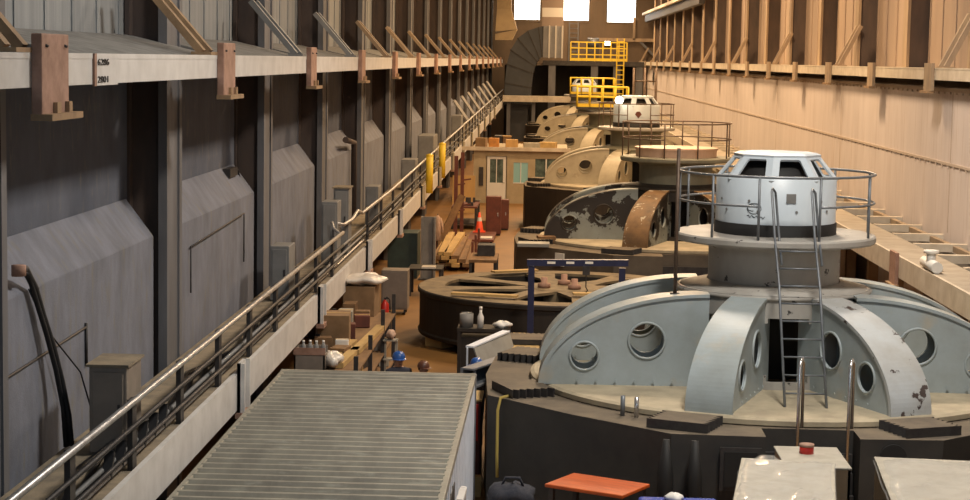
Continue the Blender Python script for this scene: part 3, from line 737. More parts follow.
m = MB(); m.beam((0, 0, 0), (-.02, 0, 2.02), .06, .06); m.beam((0, .9, 0), (-.02, .9, 1.95), .06, .06); m.beam((-.02, 0, 1.98), (-.02, .9, 1.92), .08, .05); m.beam((0, 0, 1.2), (0, .9, 1.2), .05, .05)
m.build('bars', M['girder'], t)

# ------------------------------------------------------------------ crates, orange table and bits before the front generator
def crate(name, label, x0, x1, y0, y1, h, rz=0., m_='crate', tan=True, film=True):
    cx, cy = (x0 + x1) / 2, (y0 + y1) / 2; a, b = (x1 - x0) / 2, (y1 - y0) / 2
    t = thing(name, label, 'crate', (cx, cy, 0), rz)
    m = MB()
    m.bb(-a, a, -b, -b + .03, .12, h - .03); m.bb(-a, a, b - .03, b, .12, h - .03); m.bb(-a, -a + .03, -b, b, .12, h - .03); m.bb(a - .03, a, -b, b, .12, h - .03)
    m.build('side', M['cratetan'] if tan else M[m_], t)
    m = MB(); n = 1
    m.bb(-a - .015, a + .015, -b - .015, b + .015, h - .03, h); m.build('lid', M[m_], t, bevel=.01)
    m = MB()
    for x in (-a + .08, 0, a - .08): m.bb(x - .06, x + .06, -b, b, 0, .12)
    m.build('skid', M['wood'], t)
    if film:
        random.seed(int(cx * 100)); f = MB(); n = 14; vs = []; fs = []
        for i in range(n + 1):
            for j in range(n + 1):
                u, v = i / n, j / n; e = max(abs(u - .5), abs(v - .5))
                z = h + .012 + random.random() * .04 + (.05 if random.random() < .08 else 0)
                vs.append((-a - .03 + u * (2 * a + .06), -b - .03 + v * (2 * b + .06), z - (.10 if e > .49 else 0)))
        for i in range(n):
            for j in range(n): fs.append((i * (n + 1) + j, (i + 1) * (n + 1) + j, (i + 1) * (n + 1) + j + 1, i * (n + 1) + j + 1))
        f.add(vs, fs, True); f.build('plastic_film', M['film'], t)
    return t
crate('packing_crate', 'beige packing crate under clear film before the front generator stair', 2.16, 3.24, 19.45, 22.05, 2.25, R(-8))
crate('packing_crate', 'smaller beige crate with tan side just behind the film wrapped crate', 2.9, 3.68, 22.3, 23.5, 2.12, 0, 'crate', True, False)
crate('packing_crate', 'wide beige crate under clear film near the round hatch of the front generator', 3.95, 5.9, 19.4, 23.0, 2.1, R(-5), 'crate', False)
t = thing('red_cap', 'small red capped can standing on the smaller beige crate', 'can', (3.25, 23.1, 2.12))
MB().lathe([(0, 0), (.09, 0), (.09, .09), (0, .09)], 20).build('can', M['red'], t); MB().lathe([(0, .09), (.095, .09), (.095, .12), (0, .12)], 20).build('lid', M['rustplate'], t)
t = thing('orange_table', 'orange topped work table at the foot of the front generator', 'table', (.68, 25.08, .1), R(-29))
MB().bb(-.60, .60, -.42, .42, 1.05, 1.10).build('tabletop', M['orange'], t, bevel=.012)
for x in (-.52, .52):
    for y in (-.35, .35): MB().bb(x - .035, x + .035, y - .035, y + .035, -.1, 1.05).build('leg', M['darksteel'], t)
m = MB(); m.bb(-.52, .52, -.37, -.33, .3, .36); m.bb(-.52, .52, .33, .37, .3, .36); m.build('stretcher', M['darksteel'], t)
t = thing('dark_crate', 'dark low crate at the foot of the front generator under a cloth bag', 'crate', (-.55, 25.6, 0))
MB().bb(-.36, .36, -.35, .35, 0.03, .72).build('body', M['ringside'], t, bevel=.02); MB().bb(-.3, .3, -.3, .3, 0, .03).build('skid', M['darksteel'], t)
def blob(mb, c, r, seed=0, n=14, k=8, squash=1., amp=.18):
    random.seed(seed); vs = []; fs = []; ph = [random.random() * 6 for _ in range(6)]
    for i in range(k + 1):
        th = PI * i / k
        for j in range(n):
            a = 2 * PI * j / n; q = 1 + amp * (math.sin(3 * a + ph[0] + th) * math.sin(2 * th + ph[1]) + .6 * math.sin(5 * a + ph[2] - 2 * th))
            vs.append((c[0] + r[0] * q * math.sin(th) * math.cos(a), c[1] + r[1] * q * math.sin(th) * math.sin(a), c[2] + r[2] * q * math.cos(th)))
    for i in range(k):
        for j in range(n): fs.append((i * n + j, i * n + (j + 1) % n, (i + 1) * n + (j + 1) % n, (i + 1) * n + j))
    mb.add(vs, fs, True); return mb
t = thing('cloth_bag', 'dark blue black cloth bag slumped on the dark crate', 'bag', (-.5, 25.6, .72))
blob(MB(), (0, 0, .17), (.33, .28, .17), 3).build('bag', M['bag'], t); MB().tube([(-.15, 0, .3), (-.1, -.02, .42), (.1, -.02, .42), (.15, 0, .3)], .02, 6).build('handle', M['bag'], t)
t = thing('covered_box', 'box under a bright blue tarp beside the orange table', 'box', (1.72, 23.9, 0.0))
MB().bb(-.5, .5, -.3, .3, 0, 1.22).build('box', M['cratetan'], t); m = MB(); m.bb(-.52, .52, -.32, .32, .9, 1.25); m.build('tarp', M['bluetarp'], t, bevel=.04)
blob(MB(), (-.05, .1, 1.29), (.13, .12, .06), 5).build('white_rag', M['white'], t)
tag(MB().tube([(-.1, 28.8, 1.81), (-.5, 28.45, 1.82), (-.76, 28.2, 1.79), (-.80, 28.18, 1.6), (-.80, 28.17, .9), (-.79, 28.16, .55)], .025, 6).build('yellow_strap', M['strap']), 'dull yellow strap hanging over the front generator pedestal edge', 'strap')

# ------------------------------------------------------------------ between container and generator
t = thing('tool_cabinet', 'dark red cabinet squeezed between container and front generator', 'cabinet', (-1.36, 30.1, 0))
MB().bb(-.24, .24, -.4, .4, .05, 1.45).build('body', M['redbrown'], t, bevel=.02); MB().bb(-.2, .2, -.43, -.4, .12, .75).build('door', M['redbrown'], t); MB().bb(-.2, .2, -.43, -.4, .8, 1.4).build('door', M['red'], t)
MB().bb(-.24, .24, -.4, .4, 0, .05).build('plinth', M['darksteel'], t); MB().bb(-.26, .26, -.42, .42, 1.45, 1.48).build('top', M['wood'], t)
for i in range(4):
    t = tag(MB().bb(-.16, .16, -.09, .09, 0, .08).build('timber_block', M['wood']), 'short yellow timber block in the small stack by the front generator', 'block', 'timber blocks by the pedestal')
    t.location = (-1.24, 29.2, .081 * i); t.rotation_euler = (0, 0, R(8 * (i % 2)))
t = thing('steel_channel', 'blue grey steel channel on trestle legs behind the container corner', 'channel', (-1.52, 31.3, 0))
m = MB(); a, b = Vector((0, 0, 1.55)), Vector((.74, 1.75, 1.55))
m.beam(a, b, .05, .34); m.beam(a + Vector((.1, -.04, .16)), b + Vector((.1, -.04, .16)), .24, .03); m.beam(a + Vector((.1, -.04, -.16)), b + Vector((.1, -.04, -.16)), .24, .03); m.build('channel', M['graybox'], t)
for q in (.12, .5, .95):
    p = a.lerp(b, q); MB().beam((p.x + .1, p.y - .04, 1.37), (p.x + .14, p.y - .07, 1.73), .04, .22).build('rib', M['graybox'], t)
for q in (.2, .85):
    p = a.lerp(b, q); m = MB(); m.bb(p.x - .03, p.x + .03, p.y - .03, p.y + .03, 0, 1.38); m.bb(p.x - .18, p.x + .18, p.y - .05, p.y + .05, 0, .05); m.build('leg', M['darksteel'], t)
t = thing('bent_sheet', 'pale bent steel sheet with bright folded edge behind the container', 'sheet', (-1.45, 34.0, -.3))
vs = [(0, 0, 1.96), (.62, 1.5, 2.05), (.3, -.1, 1.1), (.9, 1.4, 1.15)]
m = MB(); m.add([Vector(v) for v in vs] + [Vector(v) + Vector((.03, -.02, -.02)) for v in vs], [(0, 1, 3, 2), (6, 7, 5, 4), (0, 4, 5, 1), (2, 3, 7, 6), (0, 2, 6, 4), (1, 5, 7, 3)]); m.build('sheet', M['sheet'], t)
m = MB(); m.beam((-.06, -.03, 1.97), (.58, 1.47, 2.06), .16, .03); m.beam((-.1, -.05, 1.6), (-.1, -.05, 1.96), .03, .1); m.build('folded_edge', M['whitepanel'], t)
m = MB(); m.bb(.42, .49, .1, .17, .3, 1.2); m.bb(.8, .87, 1.1, 1.17, .3, 1.2); m.bb(.3, 1.0, .0, .25, .3, .36); m.build('stand', M['darksteel'], t)
t = thing('plank_trestle', 'low steel trestle holding the plank stack behind the front generator', 'trestle', (-.35, 36, 0))
m = MB()
for y in (-.8, .8): m.bb(-.5, .5, y - .05, y + .05, .9, 1.0); m.bb(-.45, -.38, y - .04, y + .04, 0, .9); m.bb(.38, .45, y - .04, y + .04, 0, .9)
m.build('frame', M['darksteel'], t)
random.seed(11)
for lay in range(5):
    for i in range(3):
        o = tag(MB().box((0, 0, 0), (.26, 2.2 + .3 * random.random(), .055)).build('plank', M['wood'] if (lay + i) % 3 else M['wooddark']), 'yellow brown plank in the trestle stack behind the front generator', 'plank', 'planks on the trestle')
        o.location = (-.63 + .28 * i, 36 + .1 * random.random(), 1.03 + .1 * lay); o.rotation_euler = (0, 0, R(random.uniform(-1.5, 1.5)))
    if lay < 4:
        o = tag(MB().bb(-.42, .42, -.04, .04, 0, .04).build('spacer_batten', M['wood']), 'thin batten between plank layers behind the front generator', 'batten', 'battens between the planks'); o.location = (-.35, 35.3 if lay % 2 else 36.6, 1.06 + .1 * lay)
o = thing('toothed_segment', 'dark toothed steel segment lying on the plank stack', 'segment', (-.3, 36.2, 1.47))
m = MB(); pr = [(-.55, -.5), (.55, -.5)]
for i in range(10): pr += [(.55 - i * .11, .3), (.55 - i * .11 - .055, .40)]
m.poly(pr + [(-.55, .3)], 0, .1, 0, 1); m.build('segment', [M['darksteel'], M['pedtop']], o)

# ------------------------------------------------------------------ dismantled ring
t = thing('rotor_ring', 'huge black spoked steel ring lying on the floor behind the front generator', 'ring', (.27, 46, 0))
MB().lathe([(3.6, .22), (3.62, .3), (3.58, .34), (3.58, 1.2), (3.63, 1.24), (3.63, 1.32), (3.6, 1.35)], 96, smooth=False).build('rim_wall', M['ringside'], t)
MB().lathe([(3.60, 1.35), (2.95, 1.35), (2.95, 1.28)], 96, smooth=False).build('rim_top', M['ringtop'], t)
MB().lathe([(2.95, 1.28), (2.95, .3), (.9, .26), (.9, .22), (3.6, .22)], 96, smooth=False).build('inner_wall', M['ringside'], t)  # bottom plate painted black in place of shade between the spokes
MB().lathe([(.0, 1.38), (.85, 1.38), (.95, 1.35), (.95, .3), (0, .3)], 48, smooth=False).build('hub', M['ringtop'], t)
for k in range(8):
    d = adir(k * 45 + 12); la = Vector((-d.y, d.x, 0)); m = MB()
    for a_, b_, wv in ((.9, 2.98, 1),):
        p = [d * .9 - la * .34, d * .9 + la * .34, d * 1.9 + la * .2, d * 2.98 + la * .42, d * 2.98 - la * .42, d * 1.9 - la * .2]
        m.poly([(q.x, q.y) for q in p][::-1] if False else [(q.x, q.y) for q in p], 1.28, 1.345)
    m.beam(d * .9 + Vector((0, 0, .8)), d * 2.98 + Vector((0, 0, .8)), .06, .95)  # web below the spoke blackened too, as painted shade
    m.mi[-6:] = [1] * 6; m.build('spoke', [M['ringtop'], M['ringside']], t)
for k in range(8):
    d = adir(k * 45 - 20) * 3.3
    o = tag(MB().bb(-.3, .3, -.2, .2, 0, .22).build('support_block', M['wood']), 'timber block under the black spoked ring', 'block', 'timber blocks under the ring'); o.location = (.27 + d.x, 46 + d.y, 0); o.rotation_euler = (0, 0, R(k * 45))
for i, (x, y, l, rz, lab) in enumerate(((-1.6, 43.6, 1.6, 78, 'tan board lying on the front rim of the spoked ring'), (-1.0, 48.7, 1.3, -60, 'tan board lying on the rear rim of the spoked ring'), (1.0, 44.2, 1.0, 95, 'short tan board lying on spokes of the ring beside the blue gantry'))):
    o = tag(MB().bb(-.13, .13, -l / 2, l / 2, 0, .05).build('board', M['wood']), lab, 'board'); o.location = (x, y, 1.40); o.rotation_euler = (0, 0, R(rz))
for i, (x, y) in enumerate(((-.2, 45.6), (.55, 45.4), (.3, 46.3))):
    o = tag(MB().lathe([(0, 0), (.16, 0), (.16, .1), (.08, .1), (.08, .25), (0, .25)], 16).build('hub_fitting', M['rustplate']), 'rusty fitting standing on the hub of the spoked ring', 'fitting', 'fittings on the ring hub'); o.location = (x, y, 1.385)
t = thing('gantry_frame', 'dark blue gantry frame standing before the spoked ring', 'gantry', (-.47, 41, 0))
for x in (0, 2.02):
    MB().bb(x - .07, x + .07, -.07, .07, .06, 2.42).build('leg', M['navy'], t); MB().bb(x - .12, x + .12, -.55, .55, 0, .06).build('foot', M['navy'], t)
MB().beam((-.1, 0, 2.5), (2.15, 0, 2.54), .16, .14).build('cross_beam', M['navy'], t)
m = MB()
for k in range(3): m.bb(.35 + k * .42, .53 + k * .42, -.085, -.08, 2.49 + k * .008, 2.54 + k * .008)
m.build('white_mark', M['hiviz'], t)
t = thing('hoist_trolley', 'small dark hoist hanging from the blue gantry beam', 'hoist', (.75, 41, 2.42)); 
m = MB(); m.bb(-.08, .08, -.12, .12, -.16, .04); m.build('body', M['darksteel'], t); MB().tube([(0, 0, -.16), (0, 0, -.45), (.04, 0, -.52), (0, 0, -.56)], .015, 6).build('hook', M['darksteel'], t)
t = thing('workbench', 'black workbench with cans before the spoked ring', 'bench', (-1.5, 40.2, 0))
MB().bb(-.55, .6, -.35, .35, 1.08, 1.15).build('bench_top', M['ringside'], t)
for x in (-.5, .55):
    for y in (-.3, .3): MB().bb(x - .04, x + .04, y - .04, y + .04, 0, 1.08).build('leg', M['ringside'], t)
MB().bb(-.5, .55, -.3, .3, .15, .95).build('drawer_box', M['ringside'], t)
t = thing('paint_can', 'grey can on the black workbench', 'can', (-1.86, 40.1, 1.15)); MB().lathe([(0, 0), (.15, 0), (.15, .3), (.14, .3), (.14, .26), (0, .26)], 20).build('can', M['cabinet'], t); MB().tube([(-.15, 0, .27), (-.1, -.1, .34), (.1, -.1, .34), (.15, 0, .27)], .008, 6).build('handle', M['chrome'], t)
t = thing('spray_bottle', 'white bottle on the black workbench', 'bottle', (-1.55, 40.05, 1.15)); MB().lathe([(0, 0), (.07, 0), (.07, .24), (.03, .33), (.03, .40), (0, .40)], 16).build('bottle', M['white'], t); MB().lathe([(0, .40), (.035, .40), (.035, .46), (0, .46)], 12).build('cap', M['white'], t)
o = tag(blob(MB(), (0, 0, .07), (.2, .14, .08), 8, amp=.3).build('paper_rag', M['white']), 'crumpled white rag at the end of the black workbench', 'rag'); o.location = (-1.08, 40.1, 1.15)

# ------------------------------------------------------------------ store under the walkway
def box_thing(name, label, cat, x, y, z, d, m_, rz=0., group=None, flaps=True):
    t = thing(name, label, cat, (x, y, z), rz, group)
    a, b, h = d[0] / 2, d[1] / 2, d[2]
    MB().bb(-a, a, -b, b, 0, h).build('body', M[m_], t, bevel=.01)
    if flaps:
        m = MB(); m.bb(-a - .005, a + .005, -.03, .03, h, h + .006); m.build('tape', M['wood'], t)
    return t
t = thing('storage_rack', 'dark steel storage rack full of boxes under the walkway edge', 'rack', (-4.0, 33, 0))
for x in (-.55, .48):
    for y in (.0, 2.6, 5.2, 7.8): MB().bb(x - .04, x + .04, y - .04, y + .04, 0, 1.75 if y > 5 else 1.6).build('upright', M['darksteel'], t)
for z in (.3, .85, 1.32): MB().bb(-.6, .52, -.1, 7.9, z - .04, z).build('shelf', M['wooddark'], t)
box_thing('cardboard_box', 'large brown cardboard box on the rack under the second hanger', 'box', -4.3, 36.2, 1.32, (.62, .8, .62), 'cardboard', R(4))
box_thing('cardboard_box', 'dark brown cardboard box under a white plastic sheet on the rack end', 'box', -4.22, 40.6, 1.32, (.7, .9, .66), 'cardboard', R(-3))
t = thing('plastic_sheet', 'crumpled white plastic sheet draped over the rack end box', 'sheet', (-4.15, 40.6, 1.99)); blob(MB(), (0, 0, .11), (.46, .55, .12), 21, 20, 10, amp=.16).build('sheet', M['plastic'], t)
t = thing('open_crate', 'pinkish open crate of bottles at the near end of the rack', 'crate', (-4.36, 33.15, 1.32))
m = MB(); m.bb(-.28, .28, -.22, -.19, 0, .42); m.bb(-.28, .28, .19, .22, 0, .42); m.bb(-.28, -.25, -.22, .22, 0, .42); m.bb(.25, .28, -.22, .22, 0, .3); m.bb(-.28, .28, -.22, .22, 0, .03); m.build('box', M['cabbrown'], t); MB().bb(-.29, .29, -.235, -.22, .3, .43).build('rim', M['rustplate'], t)
for i in range(4):
    o = thing('plastic_bottle', 'pale plastic bottle standing in the open crate on the rack', 'bottle', (-4.5 + .12 * i, 33.15 + .05 * (i % 2), 1.35), 0, 'bottles in the open crate'); MB().lathe([(0, 0), (.05, 0), (.05, .38), (.02, .46), (0, .46)], 10).build('bottle', M['cabinet'], o); MB().lathe([(0, .46), (.024, .46), (.024, .5), (0, .5)], 8).build('cap', M['white'], o)
for i, (x, y, rz, l, lab) in enumerate(((-4.02, 34.9, -4, 2.6, 'yellow plank on the rack nearest the open crate'), (-3.82, 34.3, -3, 2.0, 'short yellow plank along the outer edge of the rack top'), (-3.66, 36.6, -3, 3.4, 'long yellow plank along the outer edge of the rack under the plastic sheet'))):
    o = tag(MB().bb(-.09, .09, -l / 2, l / 2, 0, .09).build('plank', M['wood']), lab, 'plank'); o.location = (x, y, 1.33); o.rotation_euler = (0, 0, R(rz))
o = tag(blob(MB(), (0, 0, .12), (.22, .3, .13), 33, amp=.25).build('plastic_bag', M['plastic']), 'pale crumpled plastic bag on the rack beside the open crate', 'bag'); o.location = (-4.0, 33.35, 1.36)
random.seed(5)
PB = [('small white carton on the rack before the large cardboard box', 'white', -4.05, 35.4, 1.42, (.25, .2, .12)), ('small tan carton on the lower rack shelf', 'ply', -3.9, 35.5, .86, (.5, .5, .3)),
      ('grey carton on the lower rack shelf', 'cabinet', -3.95, 37.3, .86, (.5, .6, .35)), ('red topped carton on the rack beside the long plank', 'redbrown', -4.0, 38.6, 1.33, (.32, .4, .25)),
      ('pale carton behind the red topped carton on the rack', 'crate', -4.3, 38.2, 1.33, (.3, .5, .4))]
for lab, m_, x, y, z, d in PB: box_thing('carton', lab, 'carton', x, y, z, d, m_, R(random.uniform(-9, 9)))
random.seed(77)
JL = ['cardboard', 'cabbrown', 'wooddark', 'crate', 'darksteel', 'redbrown']
for i in range(22):
    z = (.30, .85, 1.32)[i % 3]; d = (random.uniform(.2, .4), random.uniform(.25, .5), random.uniform(.15, .42))
    o = tag(MB().bb(-d[0] / 2, d[0] / 2, -d[1] / 2, d[1] / 2, 0, d[2]).build('small_carton', M[JL[i % 6]], bevel=.01), 'small carton stowed among the odds and ends on the storage rack', 'carton', 'small cartons on the rack')
    o.location = ((-3.72, -4.05)[i // 11] + random.uniform(-.05, .05) - (.35 if z > 1.3 else 0), 33.4 + (i % 11) * .72, z + .005); o.rotation_euler = (0, 0, random.uniform(-.3, .3))
t = thing('white_stand', 'narrow white shelf stand beside the rack end', 'stand', (-3.35, 38.2, 0))
for x in (-.12, .12): MB().bb(x - .03, x + .03, -.03, .03, 0, 1.15).build('post', M['crate'], t)
for z in (.3, .7, 1.1): MB().bb(-.15, .15, -.12, .12, z, z + .03).build('shelf', M['crate'], t)
o = tag(blob(MB(), (0, 0, .1), (.10, .12, .09), 44, amp=.3).build('pink_bundle', M['cloth']), 'pinkish cloth bundle on top of the narrow white shelf stand', 'bundle'); o.location = (-3.35, 38.2, 1.13)
t = thing('fire_extinguisher', 'red fire extinguisher standing beyond the rack', 'extinguisher', (-4.42, 48.5, 0))
MB().lathe([(0, 0), (.1, 0), (.11, .03), (.11, .48), (.05, .57), (.03, .6), (0, .6)], 18).build('cylinder', M['red'], t); MB().tube([(.0, 0, .6), (.05, 0, .68), (.13, 0, .6), (.14, 0, .25)], .018, 6).build('hose', M['cable'], t); MB().bb(-.03, .12, -.015, .015, .62, .66).build('handle', M['darksteel'], t)
t = thing('rolling_cabinet', 'brown grey rolling cabinet on casters beyond the rack', 'cabinet', (-4.3, 50.3, 0))
MB().bb(-.36, .36, -.35, .35, .14, 1.22).build('body', M['cabbrown'], t, bevel=.015)
MB().bb(-.32, .32, -.37, -.35, .2, 1.16).build('door', M['cabbrown'], t)
for x in (-.28, .28):
    for y in (-.27, .27): MB().tube([(x - .02, y, .07), (x + .02, y, .07)], .07, 12).build('caster', M['cable'], t)
t = thing('low_table', 'dark low table with white paper beside the rolling cabinet', 'table', (-3.75, 54.5, 0))
MB().bb(-.5, .5, -.6, .6, .78, .83).build('tabletop', M['ringside'], t)
for x in (-.45, .45):
    for y in (-.5, .5): MB().bb(x - .04, x + .04, y - .04, y + .04, 0, .78).build('leg', M['darksteel'], t)
o = tag(MB().bb(-.2, .2, -.25, .25, 0, .05).build('paper_stack', M['plastic']), 'white paper stack on the dark low table', 'paper'); o.location = (-3.65, 54.2, .83)
box_thing('steel_chest', 'dark green steel chest under the walkway beyond the rolling cabinet', 'chest', -4.78, 59, 0, (.95, 1.3, 1.45), 'greenbox', 0, None, False)
t = thing('walkway_column', 'grey steel column under the walkway beside the dark green chest', 'column', (-3.95, 58.2, 0)); MB().bb(-.2, .2, -.03, .03, .03, 2.0).build('web', M['cabinet'], t)
for s_ in (-1, 1): MB().bb(s_ * .2 - .03, s_ * .2 + .03, -.16, .16, .03, 2.0).build('flange', M['cabinet'], t)
MB().bb(-.3, .3, -.25, .25, 0, .03).build('base_plate', M['darksteel'], t)
t = thing('hanging_coat', 'pale pinkish coat hanging on a stand beyond the grey column', 'coat', (-4.15, 66, 0)); m = MB(); m.lathe([(.12, .55), (.22, .6), (.2, 1.1), (.17, 1.5), (.08, 1.62), (0, 1.64)], 12); t.scale = (.6, .6, .85); m.tube([(-.16, 0, 1.5), (-.3, -.03, 1.1), (-.33, -.05, .8)], [.08, .07, .06], 8); m.tube([(.16, 0, 1.5), (.28, -.03, 1.15), (.3, -.05, .9)], [.08, .07, .06], 8); m.build('coat', M['cloth'], t)
m = MB(); m.tube([(0, 0, 0), (0, 0, 1.7)], .025, 8); m.lathe([(0, 0), (.25, 0), (.25, .04), (0, .04)], 14); m.build('stand', M['darksteel'], t)
# lumber pile in the aisle
t = thing('lumber_rack', 'brown lumber cradle on the floor behind the spoked ring', 'rack', (-3.45, 64, 0))
m = MB()
for y in (-2.5, 0, 2.5): m.bb(-.8, .8, y - .08, y + .08, 0, .14); m.bb(-.8, -.72, y - .06, y + .06, .1, .9); m.bb(.72, .8, y - .06, y + .06, .1, .9)
m.build('frame', M['redbrown'], t)
random.seed(3)
for lay in range(4):
    for i in range(5 - lay):
        o = tag(MB().bb(-.13, .13, -3 - random.random() * .6, 3 + random.random() * .8, 0, .12).build('lumber', M['wooddark'] if random.random() < .6 else M['wood']), 'old brown board in the lumber cradle behind the spoked ring', 'board', 'boards in the lumber cradle')
        o.location = (-4.0 + .28 * i + .1 * lay, 64, .145 + .125 * lay); o.rotation_euler = (0, 0, R(random.uniform(-1, 1)))
for i in range(3):
    o = tag(MB().bb(-.12, .12, -.05, .05, 0, 2.2).build('leaning_board', M['wooddark']), 'brown board leaning on the lumber cradle', 'board', 'boards leaning by the cradle'); o.location = (-4.25, 66.5 + .5 * i, 0.03); o.rotation_euler = (R(-10), R(26), R(10))
for i, (y, lab) in enumerate(((70.4, 'red brown post of the tall rack nearer the spoked ring'), (73.2, 'red brown post of the tall rack nearer the plywood sheets'))):
    t = thing('rack_post', lab, 'post', (-3.75 + .1 * i, y, 0)); MB().bb(-.07, .07, -.07, .07, .03, 3.3).build('shaft', M['redbrown'], t); MB().bb(-.2, .2, -.2, .2, 0, .03).build('base_plate', M['redbrown'], t)
    for z in (1.2, 2.2): MB().beam((.05, 0, z), (.35, 0, z + .05), .06, .06).build('arm', M['redbrown'], t)
t = thing('long_bench', 'dark long workbench beyond the lumber cradle', 'bench', (-3.7, 77, 0)); MB().bb(-.5, .55, -1.4, 1.4, .88, .95).build('bench_top', M['redbrown'], t)
for x in (-.45, .5):
    for y in (-1.3, 1.3): MB().bb(x - .05, x + .05, y - .05, y + .05, 0, .88).build('leg', M['darksteel'], t)
MB().bb(-.45, .5, -1.2, 1.2, .2, .25).build('shelf', M['darksteel'], t)
t = thing('bench_vise', 'dark vise on the long workbench', 'vise', (-3.45, 76.2, .95)); m = MB(); m.bb(-.12, .12, -.1, .1, 0, .14); m.bb(-.2, .02, -.08, .08, .14, .34); m.bb(.1, .2, -.08, .08, .14, .34); m.tube([(.1, 0, .2), (.4, 0, .2)], .03, 8); m.build('body', M['darksteel'], t); MB().tube([(.4, -.15, .2), (.4, .15, .2)], .015, 6).build('handle', M['chrome'], t)
t = thing('traffic_cone', 'red orange traffic cone with white band in the aisle', 'cone', (-2.92, 72.6, .2)); MB().lathe([(.17, .03), (.03, .78), (0, .78)], 20).build('cone', M['cone'], t); MB().lathe([(.098, .43), (.07, .58)], 20).build('white_band', M['white'], t); MB().bb(-.24, .24, -.24, .24, 0, .035).build('base', M['cone'], t)
t = thing('flat_cart', 'dark flat cart in the aisle carrying the traffic cone', 'cart', (-2.75, 71.2, 0)); MB().bb(-.5, .5, -1.7, 1.7, .12, .2).build('deck', M['redbrown'], t)
for x in (-.4, .4):
    for y in (-1.4, 1.4): MB().tube([(x - .03, y, .06), (x + .03, y, .06)], .06, 10).build('caster', M['cable'], t)
o = tag(MB().bb(-.22, .22, -.3, .3, 0, .04).build('paper_sheet', M['white']), 'white paper lying on the flat cart', 'paper'); o.location = (-2.55, 70.2, .2)
t = thing('floor_skid', 'long brown timber skid lying in the aisle beside the flat cart', 'skid', (-3.5, 0 + 68.8, 0)) if False else None
for i, (x, lab) in enumerate(((-4.05, 'tan plywood sheet standing in the aisle before the office, nearer the grey wall'), (-3.55, 'tan plywood sheet standing in the aisle before the office, nearer the door'))):
    t = tag(MB().box((0, 0, .85), (.52, .06, 1.7)).build('plywood_sheet', M['ply'], bevel=.005), lab, 'plywood'); t.location = (x - .3, 83.5 + .2 * i, .02); t.rotation_euler = (R(-4), 0, R(3 * i))
for i, (x, y, h, lab) in enumerate(((-2.4, 73.6, 1.55, 'red brown locker beside the third generator pedestal'), (-2.15, 76.0, 1.25, 'lower dark red locker before the office window'))):
    t = thing('locker', lab, 'locker', (x, y, 0)); MB().bb(-.3, .3, -.3, .3, .06, h).build('body', M['redbrown'], t, bevel=.01); MB().bb(-.27, .27, -.32, -.3, .1, h - .05).build('door', M['redbrown'], t); MB().bb(.16, .2, -.34, -.32, h * .5, h * .6).build('handle', M['chrome'], t); MB().bb(-.28, .28, -.28, .28, 0, .06).build('plinth', M['black'], t)
box_thing('parts_box', 'small tan parts box on the floor before the red brown locker', 'box', -2.75, 75.2, 0, (.5, .6, .45), 'wooddark', R(6))
for i, (x, y, d, m_, lab) in enumerate(((-.55, 51.8, (.9, .7, .1), 'sheet', 'pale tray on the peeling generator pedestal corner'), (-.2, 52.8, (.5, .5, .2), 'wooddark', 'brown box on the peeling generator pedestal'))):
    box_thing('parts_tray', lab, 'tray', x, y, 1.785, d, m_, R(8 * i), None, False)
t = thing('side_bench', 'brown side bench against the peeling generator pedestal', 'bench', (-2.0, 53.5, 0)); MB().bb(-.4, .4, -1, 1, 1.2, 1.28).build('bench_top', M['wooddark'], t)
for x in (-.35, .35):
    for y in (-.9, .9): MB().bb(x - .04, x + .04, y - .04, y + .04, 0, 1.2).build('leg', M['darksteel'], t)
box_thing('tool_chest', 'dark tool chest on the brown side bench', 'chest', -1.95, 53.9, 1.28, (.5, .7, .32), 'darksteel', 0, None, False)

t = thing('standing_pole', 'thin dark pole standing on the front generator arm beside the ring railing', 'pole', (1.95, 29.27, 3.30))
MB().tube([(0, 0, 0), (0, 0, 2.35)], .03, 8).build('pole', M['brownrail'], t); MB().lathe([(0, 0), (.08, 0), (.08, .05), (0, .05)], 12).build('base', M['darksteel'], t)
# ------------------------------------------------------------------ office
t = thing('site_office', 'cream panelled site office with glazed door beyond the aisle', 'office', (-3.95, 90, 0))
w = MB(); Wd, Dp, H = 4.4, 6, 2.55
w.bb(0, .12, .08, Dp, 0, H); w.bb(Wd - .12, Wd, .08, Dp, 0, H); w.bb(0, Wd, Dp - .1, Dp, 0, H)
w.bb(0, .62, 0, .08, 0, H); w.bb(.62, 1.62, 0, .08, 2.3, H); w.bb(1.62, 1.95, 0, .08, 0, H); w.bb(1.95, 2.65, 0, .08, 0, 1.0); w.bb(1.95, 2.65, 0, .08, 2.0, H); w.bb(2.65, 3.0, 0, .08, 0, H); w.bb(3.0, 4.1, 0, .08, 0, .75); w.bb(3.0, 4.1, 0, .08, 2.2, H); w.bb(4.1, Wd, 0, .08, 0, H)
w.build('wall', M['officewall'], t)
m = MB(); m.bb(-.15, Wd + .15, -.2, Dp + .1, H, H + .1); m.build('roof', M['officewall'], t); MB().bb(-.6, Wd + .3, -.26, -.2, H + .02, H + .2).build('fascia', M['beamcream'], t)
d = MB(); d.bb(.66, 1.58, .0, .05, 0, 1.0); d.bb(.66, .8, 0, .05, 1.0, 2.27); d.bb(1.44, 1.58, 0, .05, 1.0, 2.27); d.bb(.8, 1.44, 0, .05, 2.15, 2.27); d.bb(1.10, 1.14, 0, .05, 1.0, 2.15)
do = d.build('door', M['white'], t); MB().bb(.8, 1.44, .02, .03, 1.0, 2.15).build('door_glass', M['glassdark'], do); MB().tube([(1.52, -.03, 1.0), (1.42, -.05, 1.0)], .02, 6).build('door_handle', M['chrome'], do)
MB().bb(1.95, 2.65, .03, .05, 1.0, 2.0).build('window', M['glasslit'], t); MB().bb(3.0, 4.1, .03, .05, .75, 2.2).build('window', M['glassdark'], t)
